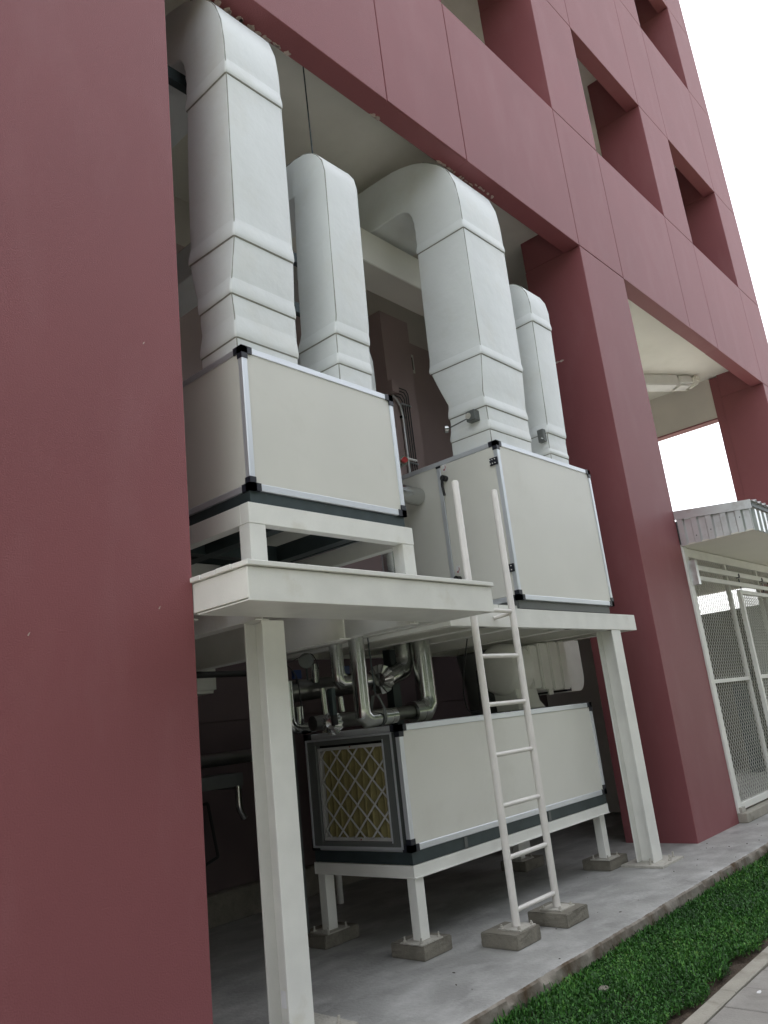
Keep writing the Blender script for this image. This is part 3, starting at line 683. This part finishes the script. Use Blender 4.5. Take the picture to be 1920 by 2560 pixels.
# ------------------------------------------------------------------ pipes
def pipe(label, pts, r, m='clad', seams=(), name='insulated_pipe', grp=None, cat='pipe'):
    t = thing(name, pts[0], label, cat, grp)
    # split into straight lengths and mitred elbows
    P = [Vector(p) for p in pts]; cur = [P[0]]
    for i in range(1, len(P) - 1):
        a, c_, b = P[i - 1], P[i], P[i + 1]; e = r * 1.35
        p0 = c_ - (c_ - a).normalized() * e; p1 = c_ + (b - c_).normalized() * e
        MB().tube([cur[-1], p0], r, 24).build('pipe_length', m, t, smooth=True)
        MB().tube([p0, p0.lerp(c_, .52), p1.lerp(c_, .52), p1], r * 1.03, 24).build('elbow', m, t, smooth=True)
        cur = [p1]
    MB().tube([cur[-1], P[-1]], r, 24).build('pipe_length', m, t, smooth=True)
    for a, b, q in seams:
        c_ = Vector(pts[a]).lerp(Vector(pts[b]), q); d = (Vector(pts[b]) - Vector(pts[a])).normalized() * .008
        MB().tube([c_ - d, c_ + d], r * 1.035, 24).build('seam_ring', m, t, smooth=True)
    return t
pipe('bright silver clad pipe with elbow just above the filter end of the low unit', [(1.965, .72, 2.17), (1.965, .72, 1.545), (2.31, .72, 1.555)], .06, seams=((0, 1, .4), (1, 2, .85)))
pipe('thickest silver clad pipe bending left under the far platform', [(3.02, .95, 2.30), (3.02, .95, 1.575), (2.80, .95, 1.57)], .088, seams=((0, 1, .75),))
pipe('tarnished level pipe joining the thickest silver pipe behind the filter unit', [(2.795, .95, 1.57), (1.72, 1.02, 1.56)], .055, 'clad_dark')
pipe('silver clad pipe bending left into the fluted flange under the platforms', [(2.98, 1.12, 2.30), (2.98, 1.12, 1.95), (2.70, 1.12, 1.87)], .08, seams=((0, 1, .6),))
pipe('slim silver clad pipe with elbow turning right behind the bright one', [(2.11, 1.1, 2.2), (2.11, 1.1, 1.855), (2.46, 1.1, 1.865)], .052, seams=((0, 1, .62),))
pipe('thin silver pipe close beside the slim clad pipe', [(2.205, 1.14, 2.2), (2.205, 1.14, 1.93), (2.3, 1.14, 1.87)], .02)
pipe('dull level header pipe behind the slim pipes', [(1.66, 1.35, 1.82), (2.5, 1.35, 1.86)], .085, 'clad_dark')
pipe('short upright capped silver pipe stub on the dull header', [(2.03, 1.28, 1.88), (2.03, 1.28, 2.03)], .035)
pipe('upright silver pipe just right of the near post', [(1.70, 1.25, 1.90), (1.70, 1.25, 1.56), (1.80, 1.25, 1.53), (1.95, 1.25, 1.54)], .042)
pipe('short upright silver pipe between the near post and the filter unit', [(1.80, 1.25, 1.70), (1.80, 1.25, 1.57)], .034)
pipe('short upright silver pipe behind the black valve', [(2.02, 1.2, 1.83), (2.03, 1.2, 1.62)], .026)
pipe('short silver pipe stub right of the black valve', [(2.16, 1.15, 1.75), (2.17, 1.15, 1.63)], .026)
pipe('dull pipe running level along the back wall left of the near post', [(.4, 2.3, 1.36), (2.15, 2.3, 1.36)], .055, 'clad_dark')
pipe('black pipe running level under the near platform left of the post', [(.2, 1.6, 2.01), (1.6, 1.6, 2.01)], .025, 'black')
pipe('upright silver pipe standing on the dark side of the near platform', [(1.5, 2.1, 1.9), (1.5, 2.1, 2.6)], .03)
pipe('small silver drain pipe hanging from the bracket on the back wall', [(1.93, 2.25, 1.18), (1.93, 2.25, .95), (1.98, 2.25, .86)], .03)
pipe('thin black pipe loop low on the back wall', [(1.3, 2.6, 1.0), (1.86, 2.6, 1.0), (1.94, 2.6, .55), (1.5, 2.6, .42)], .014, 'black', name='small_pipe')
pipe('silver pipe on a small foot behind the low stand', [(2.87, 2.1, .0), (2.87, 2.1, 1.5)], .03, 'white_steel')
pipe('upright silver pipe passing behind the near unit to the second platform', [(2.72, .9, 2.33), (2.72, .9, 3.52), (3.19, .9, 3.52)], .085, seams=((0, 1, .5), (1, 2, .35)))
pipe('slim upright pipe with red valve between the two upper units', [(2.86, 1.0, 2.33), (2.86, 1.0, 3.86)], .05)
# fluted flange
def star(label, c, ax, r):
    m = MB(); n = 28; c = Vector(c); ax = Vector(ax).normalized(); u = ax.cross(Vector((0, 0, 1))).normalized(); v = u.cross(ax)
    vs = [c + ax * .02]; 
    for k in range(n):
        a = 2 * math.pi * k / n; vs.append(c + (u * math.cos(a) + v * math.sin(a)) * r + ax * (.012 if k % 2 else -.018))
    for k in range(n):
        a = 2 * math.pi * k / n; vs.append(c + (u * math.cos(a) + v * math.sin(a)) * r * .45 + ax * .03)
    fs = [(1 + k, 1 + (k + 1) % n, 1 + n + (k + 1) % n, 1 + n + k) for k in range(n)] + [(0, 1 + n + k, 1 + n + (k + 1) % n) for k in range(n)]
    vs2 = [c - ax * .03]; o_ = len(vs); vs += vs2
    fs += [(o_, 1 + (k + 1) % n, 1 + k) for k in range(n)]
    m.add(vs, fs); o = m.build('fluted_flange', 'clad'); tag(o, label, 'flange', None); return o
star('large fluted silver flange on the pipe under the platforms', (2.64, 1.12, 1.87), (-1, -.25, -.1), .125)
star('small fluted silver flange behind the black valve above the filter', (1.76, .85, 1.545), (-1, -.45, 0), .085)
v = thing('valve', (1.8, .9, 1.6), 'upright grey and black valve actuator above the filter end', 'valve')
B('actuator', 'dark_steel', v, 1.725, 1.765, .79, .84, 1.60, 1.80, bevel=.004); MB().tube([(1.745, .81, 1.60), (1.74, .80, 1.53)], .026, 12).build('valve_body', 'black', v)
v = thing('valve', (2.9, .9, 3.8), 'silver round valve with a red centre between the upper units', 'valve')
MB().tube([(2.93, .86, 3.80), (2.90, .78, 3.80)], .045, 20).build('valve_body', 'clad', v, smooth=True); MB().tube([(2.899, .778, 3.80), (2.893, .763, 3.80)], .028, 16).build('red_knob', 'red', v)
B('lever', 'white', v, 2.95, 3.12, .80, .82, 3.835, 3.85)
v = thing('valve', (2.86, 1.0, 3.86), 'dull red pipe coupling above the silver pipe behind the near unit', 'valve')
MB().tube([(2.86, 1.0, 3.862), (2.86, 1.0, 4.0)], .04, 16).build('coupling', 'dullred', v, smooth=True); MB().tube([(2.86, 1.0, 3.98), (2.86, 1.0, 4.03)], .052, 8).build('nut', 'dullred', v)
g_ = thing('gauge', (1.95, 1.25, 2.0), 'round grey pressure gauge under the near platform', 'gauge')
MB().tube([(1.87, 1.2, 2.05), (1.845, 1.17, 2.05)], .06, 20).build('dial', 'grey_steel', g_); MB().tube([(1.88, 1.21, 2.05), (1.88, 1.21, 1.9)], .008, 8).build('stem', 'dark_steel', g_)
v = thing('valve', (1.85, 1.3, 1.9), 'dark blue valve handle on the header pipe under the near platform', 'valve')
B('blue_handle', 'blue', v, 1.80, 1.88, 1.27, 1.31, 1.92, 1.99, bevel=.006); MB().tube([(1.84, 1.29, 1.88), (1.84, 1.29, 1.925)], .012, 8).build('stem', 'black', v)
v = thing('valve', (2.3, 1.2, 1.9), 'dark blue valve body behind the bright silver pipe', 'valve')
B('blue_handle', 'blue', v, 2.27, 2.34, 1.18, 1.22, 1.93, 2.0, bevel=.006); MB().tube([(2.3, 1.2, 1.9), (2.3, 1.2, 1.935)], .012, 8).build('stem', 'black', v)
# clevis hanger with rod on the bright pipe
hg = thing('pipe_hanger', (2.15, .72, 1.55), 'grey clevis strap hanging on a rod around the bright elbowed pipe', 'pipe hanger')
MB().tube([(2.12, .72, 1.72), (2.10, .72, 2.16)], .005, 8).build('rod', 'dark_steel', hg)
m = MB()
ptsL = [(2.14, .72 + .068 * math.cos(rad(a)), 1.555 + .068 * math.sin(rad(a))) for a in range(-180, 1, 20)]
ptsL = [(2.12, .745, 1.72), (2.13, .79, 1.62)] + ptsL[::-1][:0] + [(2.14, .788, 1.555)] + [(2.14, .72 + .068 * math.cos(rad(a)), 1.555 + .068 * math.sin(rad(a))) for a in range(-20, -161, -20)] + [(2.14, .652, 1.555), (2.13, .65, 1.62), (2.12, .695, 1.72), (2.12, .745, 1.72)]
for p, q in zip(ptsL[:-1], ptsL[1:]): m.bar(p, q, .028, .005, up=(.0, .3, 1) if False else (0, 0, 1))
m.build('strap', 'grey_steel', hg)
# cables
def cable(label, pts, r=.006):
    cu = [Vector(p) for p in pts]; out = []
    for i in range(len(cu) - 1):
        p0 = cu[max(i - 1, 0)]; p1 = cu[i]; p2 = cu[i + 1]; p3 = cu[min(i + 2, len(cu) - 1)]
        for k in range(8):
            t = k / 8; out.append(.5 * ((2 * p1) + (-p0 + p2) * t + (2 * p0 - 5 * p1 + 4 * p2 - p3) * t * t + (-p0 + 3 * p1 - 3 * p2 + p3) * t ** 3))
    out.append(cu[-1]); o = MB().tube(out, r, 8).build('cable', 'black', smooth=True); tag(o, label, 'cable')
cable('black cable looping down under the far platform behind the left ladder rail', [(3.80, 1.0, 2.2), (3.70, 1.0, 1.95), (3.63, 1.0, 1.72), (3.66, 1.0, 1.54), (3.78, 1.0, 1.52), (3.86, 1.0, 1.56), (3.95, 1.05, 1.9)])
cable('black cable drooping beside the near post under the platform', [(1.4, 1.1, 2.12), (1.55, 1.0, 1.95), (1.60, 1.0, 1.78), (1.60, 1.0, 1.62), (1.62, 1.0, 1.58)], .005)
cable('thin black cable rising to the gauge under the near platform', [(1.45, 1.1, 2.02), (1.6, 1.1, 2.03), (1.85, 1.15, 2.10), (1.97, 1.2, 2.07), (2.0, 1.2, 1.98)], .004)
# uprights and brackets
o = B('strut_post', 'dark_steel', None, 1.76, 1.80, 1.30, 1.34, 0, 1.66) if False else MB().box(1.74, 1.78, 1.30, 1.34, 0, 1.68).build('strut_post', 'grey_steel'); tag(o, 'dark grey strut post behind the left end of the low unit', 'post')
o = MB().box(2.93, 3.03, 1.25, 1.33, 0, 2.14).build('strut_post', 'dark_steel'); tag(o, 'dark steel post behind the low unit between the silver pipes', 'post')
o = MB().box(1.42, 1.95, 2.2, 2.5, 1.13, 1.235).box(1.93, 1.95, 2.22, YB - .002, 1.10, 1.13).build('wall_bracket', 'grey_steel'); tag(o, 'grey steel bracket box on the back wall left of the near post', 'bracket')
o = MB().box(1.46, 1.56, 2.70, YB - .002, .78, .97).build('junction_box', 'white_steel', bevel=.004); tag(o, 'small pale box low on the back wall left of the near post', 'junction box')
o = MB().box(1.36, 1.60, 2.0, 2.3, 1.9, 2.75).build('tank', 'white_steel', bevel=.03, seg=3); tag(o, 'white tank standing behind the near platform beside the left wall edge', 'tank')
# electrical things on the back wall
o = MB().box(4.86, 4.99, 2.40, 2.498, 5.60, 5.77).build('junction_box', 'mauve_in', bevel=.004); tag(o, 'brown-grey junction box on the mauve wall pilaster', 'junction box')
cd = thing('conduit', (5.4, 2.7, 4.0), 'thick grey conduit curving down beside four thin ones on the mauve back wall', 'conduit')
MB().tube([(4.92, 2.47, 5.58), (5.0, 2.47, 5.54), (5.06, 2.47, 5.46), (5.085, 2.47, 5.3), (5.09, 2.47, 3.5)], .019, 12).build('bend_pipe', 'gi', cd, smooth=True)
for k in range(4):
    X = 5.135 + k * .045; zz = 5.60 + k * .045; MB().tube([(4.99, 2.485, zz), (X - .04, 2.485, zz), (X, 2.485, zz - .05), (X, 2.485, 3.6)], .006, 8).build('thin_pipe', 'dark_steel', cd, smooth=True)
for z in (4.69, 5.505): B('clip_rail', 'alu', cd, 5.11, 5.30, 2.474, 2.498, z, z + .02)
B('saddle', 'black', cd, 5.055, 5.125, 2.46, 2.498, 5.30, 5.33)
o = MB().box(5.755, 5.83, 2.735, YB - .001, 6.24, 6.53).build('wall_vent', 'white_steel', bevel=.003); tag(o, 'slim white slot vent with a dark slit high on the mauve wall', 'vent')
B('slit', 'black', o, 5.775, 5.795, 2.732, 2.736, 6.29, 6.48); 

# ------------------------------------------------------------------ fan above the low unit
fn = thing('inline_fan', (4.9, 1.0, 1.48), 'round white duct fan with ribs under the far platform, above the low unit', 'fan')
MB().tube([(4.22, 1.0, 1.89), (4.25, 1.0, 1.89), (4.30, 1.0, 1.89), (4.52, 1.0, 1.89)], .25, 40, radii=[.2, .24, .255, .255]).build('fan_drum', 'white_steel', fn, smooth=True)
for k, (xa_, xb_, rr) in enumerate(((4.53, 4.68, .215), (4.69, 4.86, .235), (4.87, 5.05, .245), (5.06, 5.2, .25))):
    MB().box(xa_, xb_, 1.0 - rr, 1.0 + rr, 1.89 - rr, 1.89 + rr).build('rib', 'white_steel', fn, bevel=.012, seg=2)
pr = [(-.26, .24), (.26, .24), (.26, -.1)] + [(.26 - .16 * (1 - math.cos(rad(a))), -.1 - .16 * math.sin(rad(a))) for a in range(15, 91, 15)] + [(-.26, -.26)]
MB().prism([(5.27 + (q[0] + .26) * .85, 1.9 + q[1] * 1.1) for q in pr], 'y', .86, 1.2).build('outlet_box', 'white_steel', fn, bevel=.006)
B('gasket', 'black', fn, 5.205, 5.265, .84, 1.22, 1.62, 2.13)
B('clamp', 'cap', fn, 5.19, 5.28, .80, .85, 1.62, 1.68)
MB().prism([(4.25, 1.86), (4.62, 1.86), (4.70, 1.56), (4.80, 1.485), (4.30, 1.485), (4.30, 1.6)], 'y', .85, 1.12).build('neck', 'white_steel', fn, bevel=.008)
B('junction_plate', 'panel', fn, 4.72, 4.80, .74, .76, 1.60, 1.655); 
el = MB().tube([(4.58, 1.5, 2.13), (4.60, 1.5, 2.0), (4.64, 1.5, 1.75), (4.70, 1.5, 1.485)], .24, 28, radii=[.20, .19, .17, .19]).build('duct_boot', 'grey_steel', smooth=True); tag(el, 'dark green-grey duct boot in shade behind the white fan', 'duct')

# ------------------------------------------------------------------ cage with canopy in the second bay
CG = thing('wire_cage', (7.1, 0, 0), 'white framed wire mesh cage with sliding doors in the bay behind the dark red column', 'cage')
MB().box(7.07, xc - .003, -.10, .12, 0, .1).build('curb', 'kerb', CG, bevel=.008)
B('post', 'white_steel', CG, 7.075, 7.195, -.02, .06, .1015, 3.18, bevel=.004)
B('post_foot', 'grout', CG, 7.09, 7.21, -.05, .05, .0, .16)
B('bottom_rail', 'white_steel', CG, 7.2, 12.8, -.01, .05, .12, .19, bevel=.003)
B('top_rail', 'white_steel', CG, 7.2, 12.8, -.01, .05, 3.06, 3.17, bevel=.003)
B('track', 'white_steel', CG, 7.22, 12.8, -.09, -.055, 2.88, 2.945, bevel=.003)
B('track', 'white_steel', CG, 7.16, 12.8, -.09, -.05, 2.755, 2.81, bevel=.003)
B('track_end', 'gi', CG, 7.14, 7.215, -.1, -.021, 2.70, 3.0)
for x in (8.47, 9.75, 11.0): B('mullion', 'white_steel', CG, x, x + .05, -.005, .045, .192, 3.058, bevel=.002)
B('mid_rail', 'white_steel', CG, 7.2, 8.465, -.005, .04, 1.53, 1.575, bevel=.002)
def meshpanel(t, x0, x1, z0, z1, y, pitch=.078, nm='wire_mesh'):
    m = MB(); W_ = x1 - x0; H_ = z1 - z0; n = int((W_ + H_) / pitch)
    for k in range(1, n):
        c_ = k * pitch
        a = (x0 + max(0, c_ - H_), z0 + min(c_, H_)); b = (x0 + min(c_, W_), z0 + max(0, c_ - W_))
        m.bar((a[0], y, a[1]), (b[0], y, b[1]), .0046, .0046)
        m.bar((x0 + x1 - a[0], y + .004, a[1]), (x0 + x1 - b[0], y + .004, b[1]), .0046, .0046)
    o = m.build(nm, 'wire', t); o['kind'] = 'stuff'; return o
meshpanel(CG, 7.2, 8.465, .192, 1.528, .02); meshpanel(CG, 7.2, 8.465, 1.577, 3.058, .02); meshpanel(CG, 8.52, 9.75, .192, 3.058, .02); meshpanel(CG, 9.8, 11, .192, 3.058, .02)
def door(x0, label):
    d = thing('sliding_door', (x0, -.08, .12), label, 'door', 'sliding cage doors')
    for a in (x0, x0 + 1.2): B('stile', 'white_steel', d, a, a + .07, -.105, -.055, .115, 2.70, bevel=.003)
    for z in (.115, 1.53, 2.65): B('rail', 'white_steel', d, x0 + .072, x0 + 1.198, -.10, -.06, z, z + .05, bevel=.002)
    meshpanel(d, x0 + .07, x0 + 1.2, .165, 2.65, -.08)
    for a in (x0 + .12, x0 + 1.1):
        hgr = MB().box(a, a + .02, -.085, -.075, 2.701, 2.86).build('hanger', 'dark_steel', d); MB().tube([(a + .01, -.095, 2.90), (a + .01, -.05, 2.90)], .03, 14).build('wheel', 'black', d)
door(8.56, 'nearer sliding mesh door of the cage behind the dark red column'); door(9.9, 'farther sliding mesh door of the cage, cut by the photo edge')
# things in the cage
o = MB().tube([(11.9, 1.35, 0), (11.9, 1.35, 1.5)], .11, 12).build('gas_cylinder', 'dark_steel', smooth=True) if False else MB().box(12.3, 12.5, 1.38, 1.56, 0, 1.5).build('locker', 'dark_steel', bevel=.01); tag(o, 'dark upright locker against the end wall inside the cage', 'locker')
for (yy, nm) in ((1.42, 'left'), (1.05, 'right')):
    o = MB().tube([(12.9, yy, 1.62), (12.8, yy, 1.66), (12.78, yy, 1.78)], .03, 8).box(12.9, xc + .049, yy - .04, yy + .04, 1.55, 1.75).build('wall_tap', 'dark_steel'); tag(o, '%s of two small dark wall fittings seen through the cage mesh' % nm, 'wall fitting')
# canopy: corrugated skirt, flashing, flat soffit
CN = thing('canopy', (7.07, -.88, 3.18), 'corrugated grey metal canopy with flat cream underside over the cage', 'canopy')
B('soffit', 'ceiling', CN, 7.075, 12.85, -.86, YB, 3.185, 3.20)
B('side_board', 'grey_steel', CN, 7.094, 7.10, -.85, .3, 3.203, 3.50)
def corr(m, axis, a, b, fixed, z0a, z1a, z0b, z1b, out, pitch=.125, dep=.028):
    n = int((b - a) / pitch); pts = []
    for k in range(n):
        t = a + (b - a) * k / n; p = (b - a) / n
        pts += [(t, 0), (t + p * .42, 0), (t + p * .52, dep), (t + p * .9, dep)]
    pts.append((b, 0))
    vs = []
    for t, d in pts:
        q = (t - a) / (b - a); zl = z0a + (z0b - z0a) * q; zh = z1a + (z1b - z1a) * q
        for z in (zl, zh):
            for e in (0, .002):
                c_ = fixed + out * (d + e); vs.append((c_, t, z) if axis == 'y' else (t, c_, z))
    fs = []
    for i in range(len(pts) - 1):
        o_ = i * 4; fs += [(o_, o_ + 4, o_ + 6, o_ + 2), (o_ + 1, o_ + 3, o_ + 7, o_ + 5), (o_, o_ + 1, o_ + 5, o_ + 4), (o_ + 2, o_ + 6, o_ + 7, o_ + 3)]
    m.add(vs, fs)
m = MB(); corr(m, 'y', -.86, -.003, 7.09, 3.182, 3.44, 3.182, 3.52, -1, pitch=.17); m.build('skirt', 'gi', CN)
m = MB(); corr(m, 'x', 7.1, 12.9, -.862, 3.182, 3.44, 3.182, 3.44, -1, pitch=.17); m.build('skirt', 'gi', CN)
MB().prism([(-.905, 3.43), (-.003, 3.515), (-.003, 3.625), (-.905, 3.535)], 'x', 7.05, 7.058).build('flashing', 'gi', CN)
m = MB()      # corrugated roof sheet: ridges run down the slope, seen end-on above the skirt
n = 34; prs = []
for k in range(n):
    t = 7.06 + 5.85 * k / n; p = 5.85 / n; prs += [(t, 0), (t + p * .6, 0), (t + p * .68, .028), (t + p * .92, .028)]
prs.append((12.91, 0)); vs = []
for t, d in prs:
    for (yy, zz) in ((-.93, 3.515), (-.003, 3.60)):
        vs += [(t, yy, zz + d), (t, yy, zz + d + .003)]
fs = []
for i in range(len(prs) - 1):
    o_ = i * 4; fs += [(o_, o_ + 2, o_ + 6, o_ + 4), (o_ + 1, o_ + 5, o_ + 7, o_ + 3), (o_, o_ + 4, o_ + 5, o_ + 1)]
m.add(vs, fs); m.build('roof_sheet', 'gi', CN)
B('edge_batten', 'dark_steel', CN, 7.1, 12.9, -.90, -.89, 3.46, 3.51)
sc = MB()
for yy, zz in ((-.75, 3.36), (-.4, 3.3), (-.22, 3.27)): sc.tube([(7.055, yy, zz), (7.07, yy, zz)], .007, 6)
sc.build('screws', 'dark_steel', CN)
# capsule-ended white fitting under the ceiling of the second bay
lf = thing('ceiling_trunking', (12, 1.4, 7.2), 'white boxed fitting with rounded end under the ceiling beyond the dark red column', 'trunking')
d_ = Vector((.83, -.56, 0)).normalized(); q_ = Vector((.56, .83, 0)); c0 = Vector((11.2, 2.05, 0)); 
def quad(t0, t1, u0, u1, z0, z1, nm, mt, bv=.02):
    vs = []
    for z in (z0, z1):
        for (t, u) in ((t0, u0), (t1, u0), (t1, u1), (t0, u1)):
            p = c0 + d_ * t + q_ * u; vs.append((p.x, p.y, z))
    MB().add(vs, [(0, 3, 2, 1), (4, 5, 6, 7), (0, 1, 5, 4), (1, 2, 6, 5), (2, 3, 7, 6), (3, 0, 4, 7)]).build(nm, mt, lf, bevel=bv, seg=3, smooth=True)
quad(-1, 1.20, -.17, .17, 7.12, 7.345, 'body', 'white_steel'); quad(1.215, 1.55, -.165, .165, 7.125, 7.34, 'body', 'white_steel', .05)
quad(-1, 1.72, .175, .32, 7.18, 7.345, 'rim', 'ceiling', .05); quad(1.56, 1.72, -.17, .17, 7.16, 7.345, 'rim', 'ceiling', .05)

# unseen trees added behind the camera to close off low sky before the facade
def tree(x, y, h, r, lab):
    t = thing('tree', (x, y, -.25), lab, 'tree', 'added trees across the path')
    MB().tube([(x, y, -.25), (x + .1, y, h * .35), (x - .1, y + .1, h * .7)], .2, 10, radii=[.24, .17, .08]).build('trunk', 'soil', t, smooth=True)
    n = 5200; q = rng.normal(0, 1, (n, 3)); q /= np.linalg.norm(q, axis=1)[:, None]; rr = rng.uniform(.45, 1, n) ** .5
    lob = 1 + .18 * np.sin(q[:, 0] * 5 + x) * np.cos(q[:, 2] * 6 + y)
    c = q * (rr * lob)[:, None] * np.array([r, r, h * .42]) + np.array([x, y, h * .58])
    a = rng.normal(0, 1, (n, 3)); a /= np.linalg.norm(a, axis=1)[:, None]; b = np.cross(a, rng.normal(0, 1, (n, 3))); b /= np.linalg.norm(b, axis=1)[:, None]
    V = np.stack([c + a * .3, c + b * .13, c - a * .3, c - b * .13], 1)
    me = bpy.data.meshes.new('crown'); me.from_pydata(V.reshape(-1, 3).tolist(), [], [(4 * k, 4 * k + 1, 4 * k + 2, 4 * k + 3) for k in range(n)]); me.materials.append(M['crown'])
    o = bpy.data.objects.new('crown', me); C.objects.link(o); o.parent = t; o.location = (-x, -y, .25)
for k, x in enumerate((-13, -7.5, -2.5, 3.2, 8.4, 14, 20.)): tree(x, -12.5 + (k % 2) * 1.3, (9.5, 11, 10, 11.5, 10.5, 9.5, 11)[k], 3.4, 'unseen leafy tree added across the paved path to block the low sky')

# crumbs and dead leaves on the slab
m = MB()
for k in range(26):
    px_ = random.uniform(1.2, 7); py_ = -random.uniform(.0, .6) if random.random() < .8 else random.uniform(0, .5); r_ = random.uniform(.002, .007); a = random.uniform(0, 6)
    m.prism([(px_ + r_ * q[0] * math.cos(a) - r_ * q[1] * math.sin(a), py_ + r_ * q[0] * math.sin(a) + r_ * q[1] * math.cos(a)) for q in ((-1.6, 0), (0, -.5), (1.5, .1), (.2, .6))], 'z', .0008, .004)
o = m.build('leaf_litter', 'soil'); tag(o, 'scattered tiny dry leaf crumbs on the concrete slab edge', 'leaf litter', kind='stuff')

# small things on the lawn
st = MB(); 
import mathutils
bm = bmesh.new(); bmesh.ops.create_icosphere(bm, subdivisions=2, radius=.03)
for v_ in bm.verts: v_.co = Vector((v_.co.x * 1.3, v_.co.y, v_.co.z * .35)) + Vector((random.gauss(0, .001),) * 3)
me = bpy.data.meshes.new('stone'); bm.to_mesh(me); bm.free(); me.materials.append(M['block']); o = bpy.data.objects.new('stone', me); C.objects.link(o); o.location = (1.98, -.93, -.078); tag(o, 'flat pale stone lying in the lawn', 'stone')
for ob in bpy.data.objects:
    if '_b' in ob: del ob['_b']
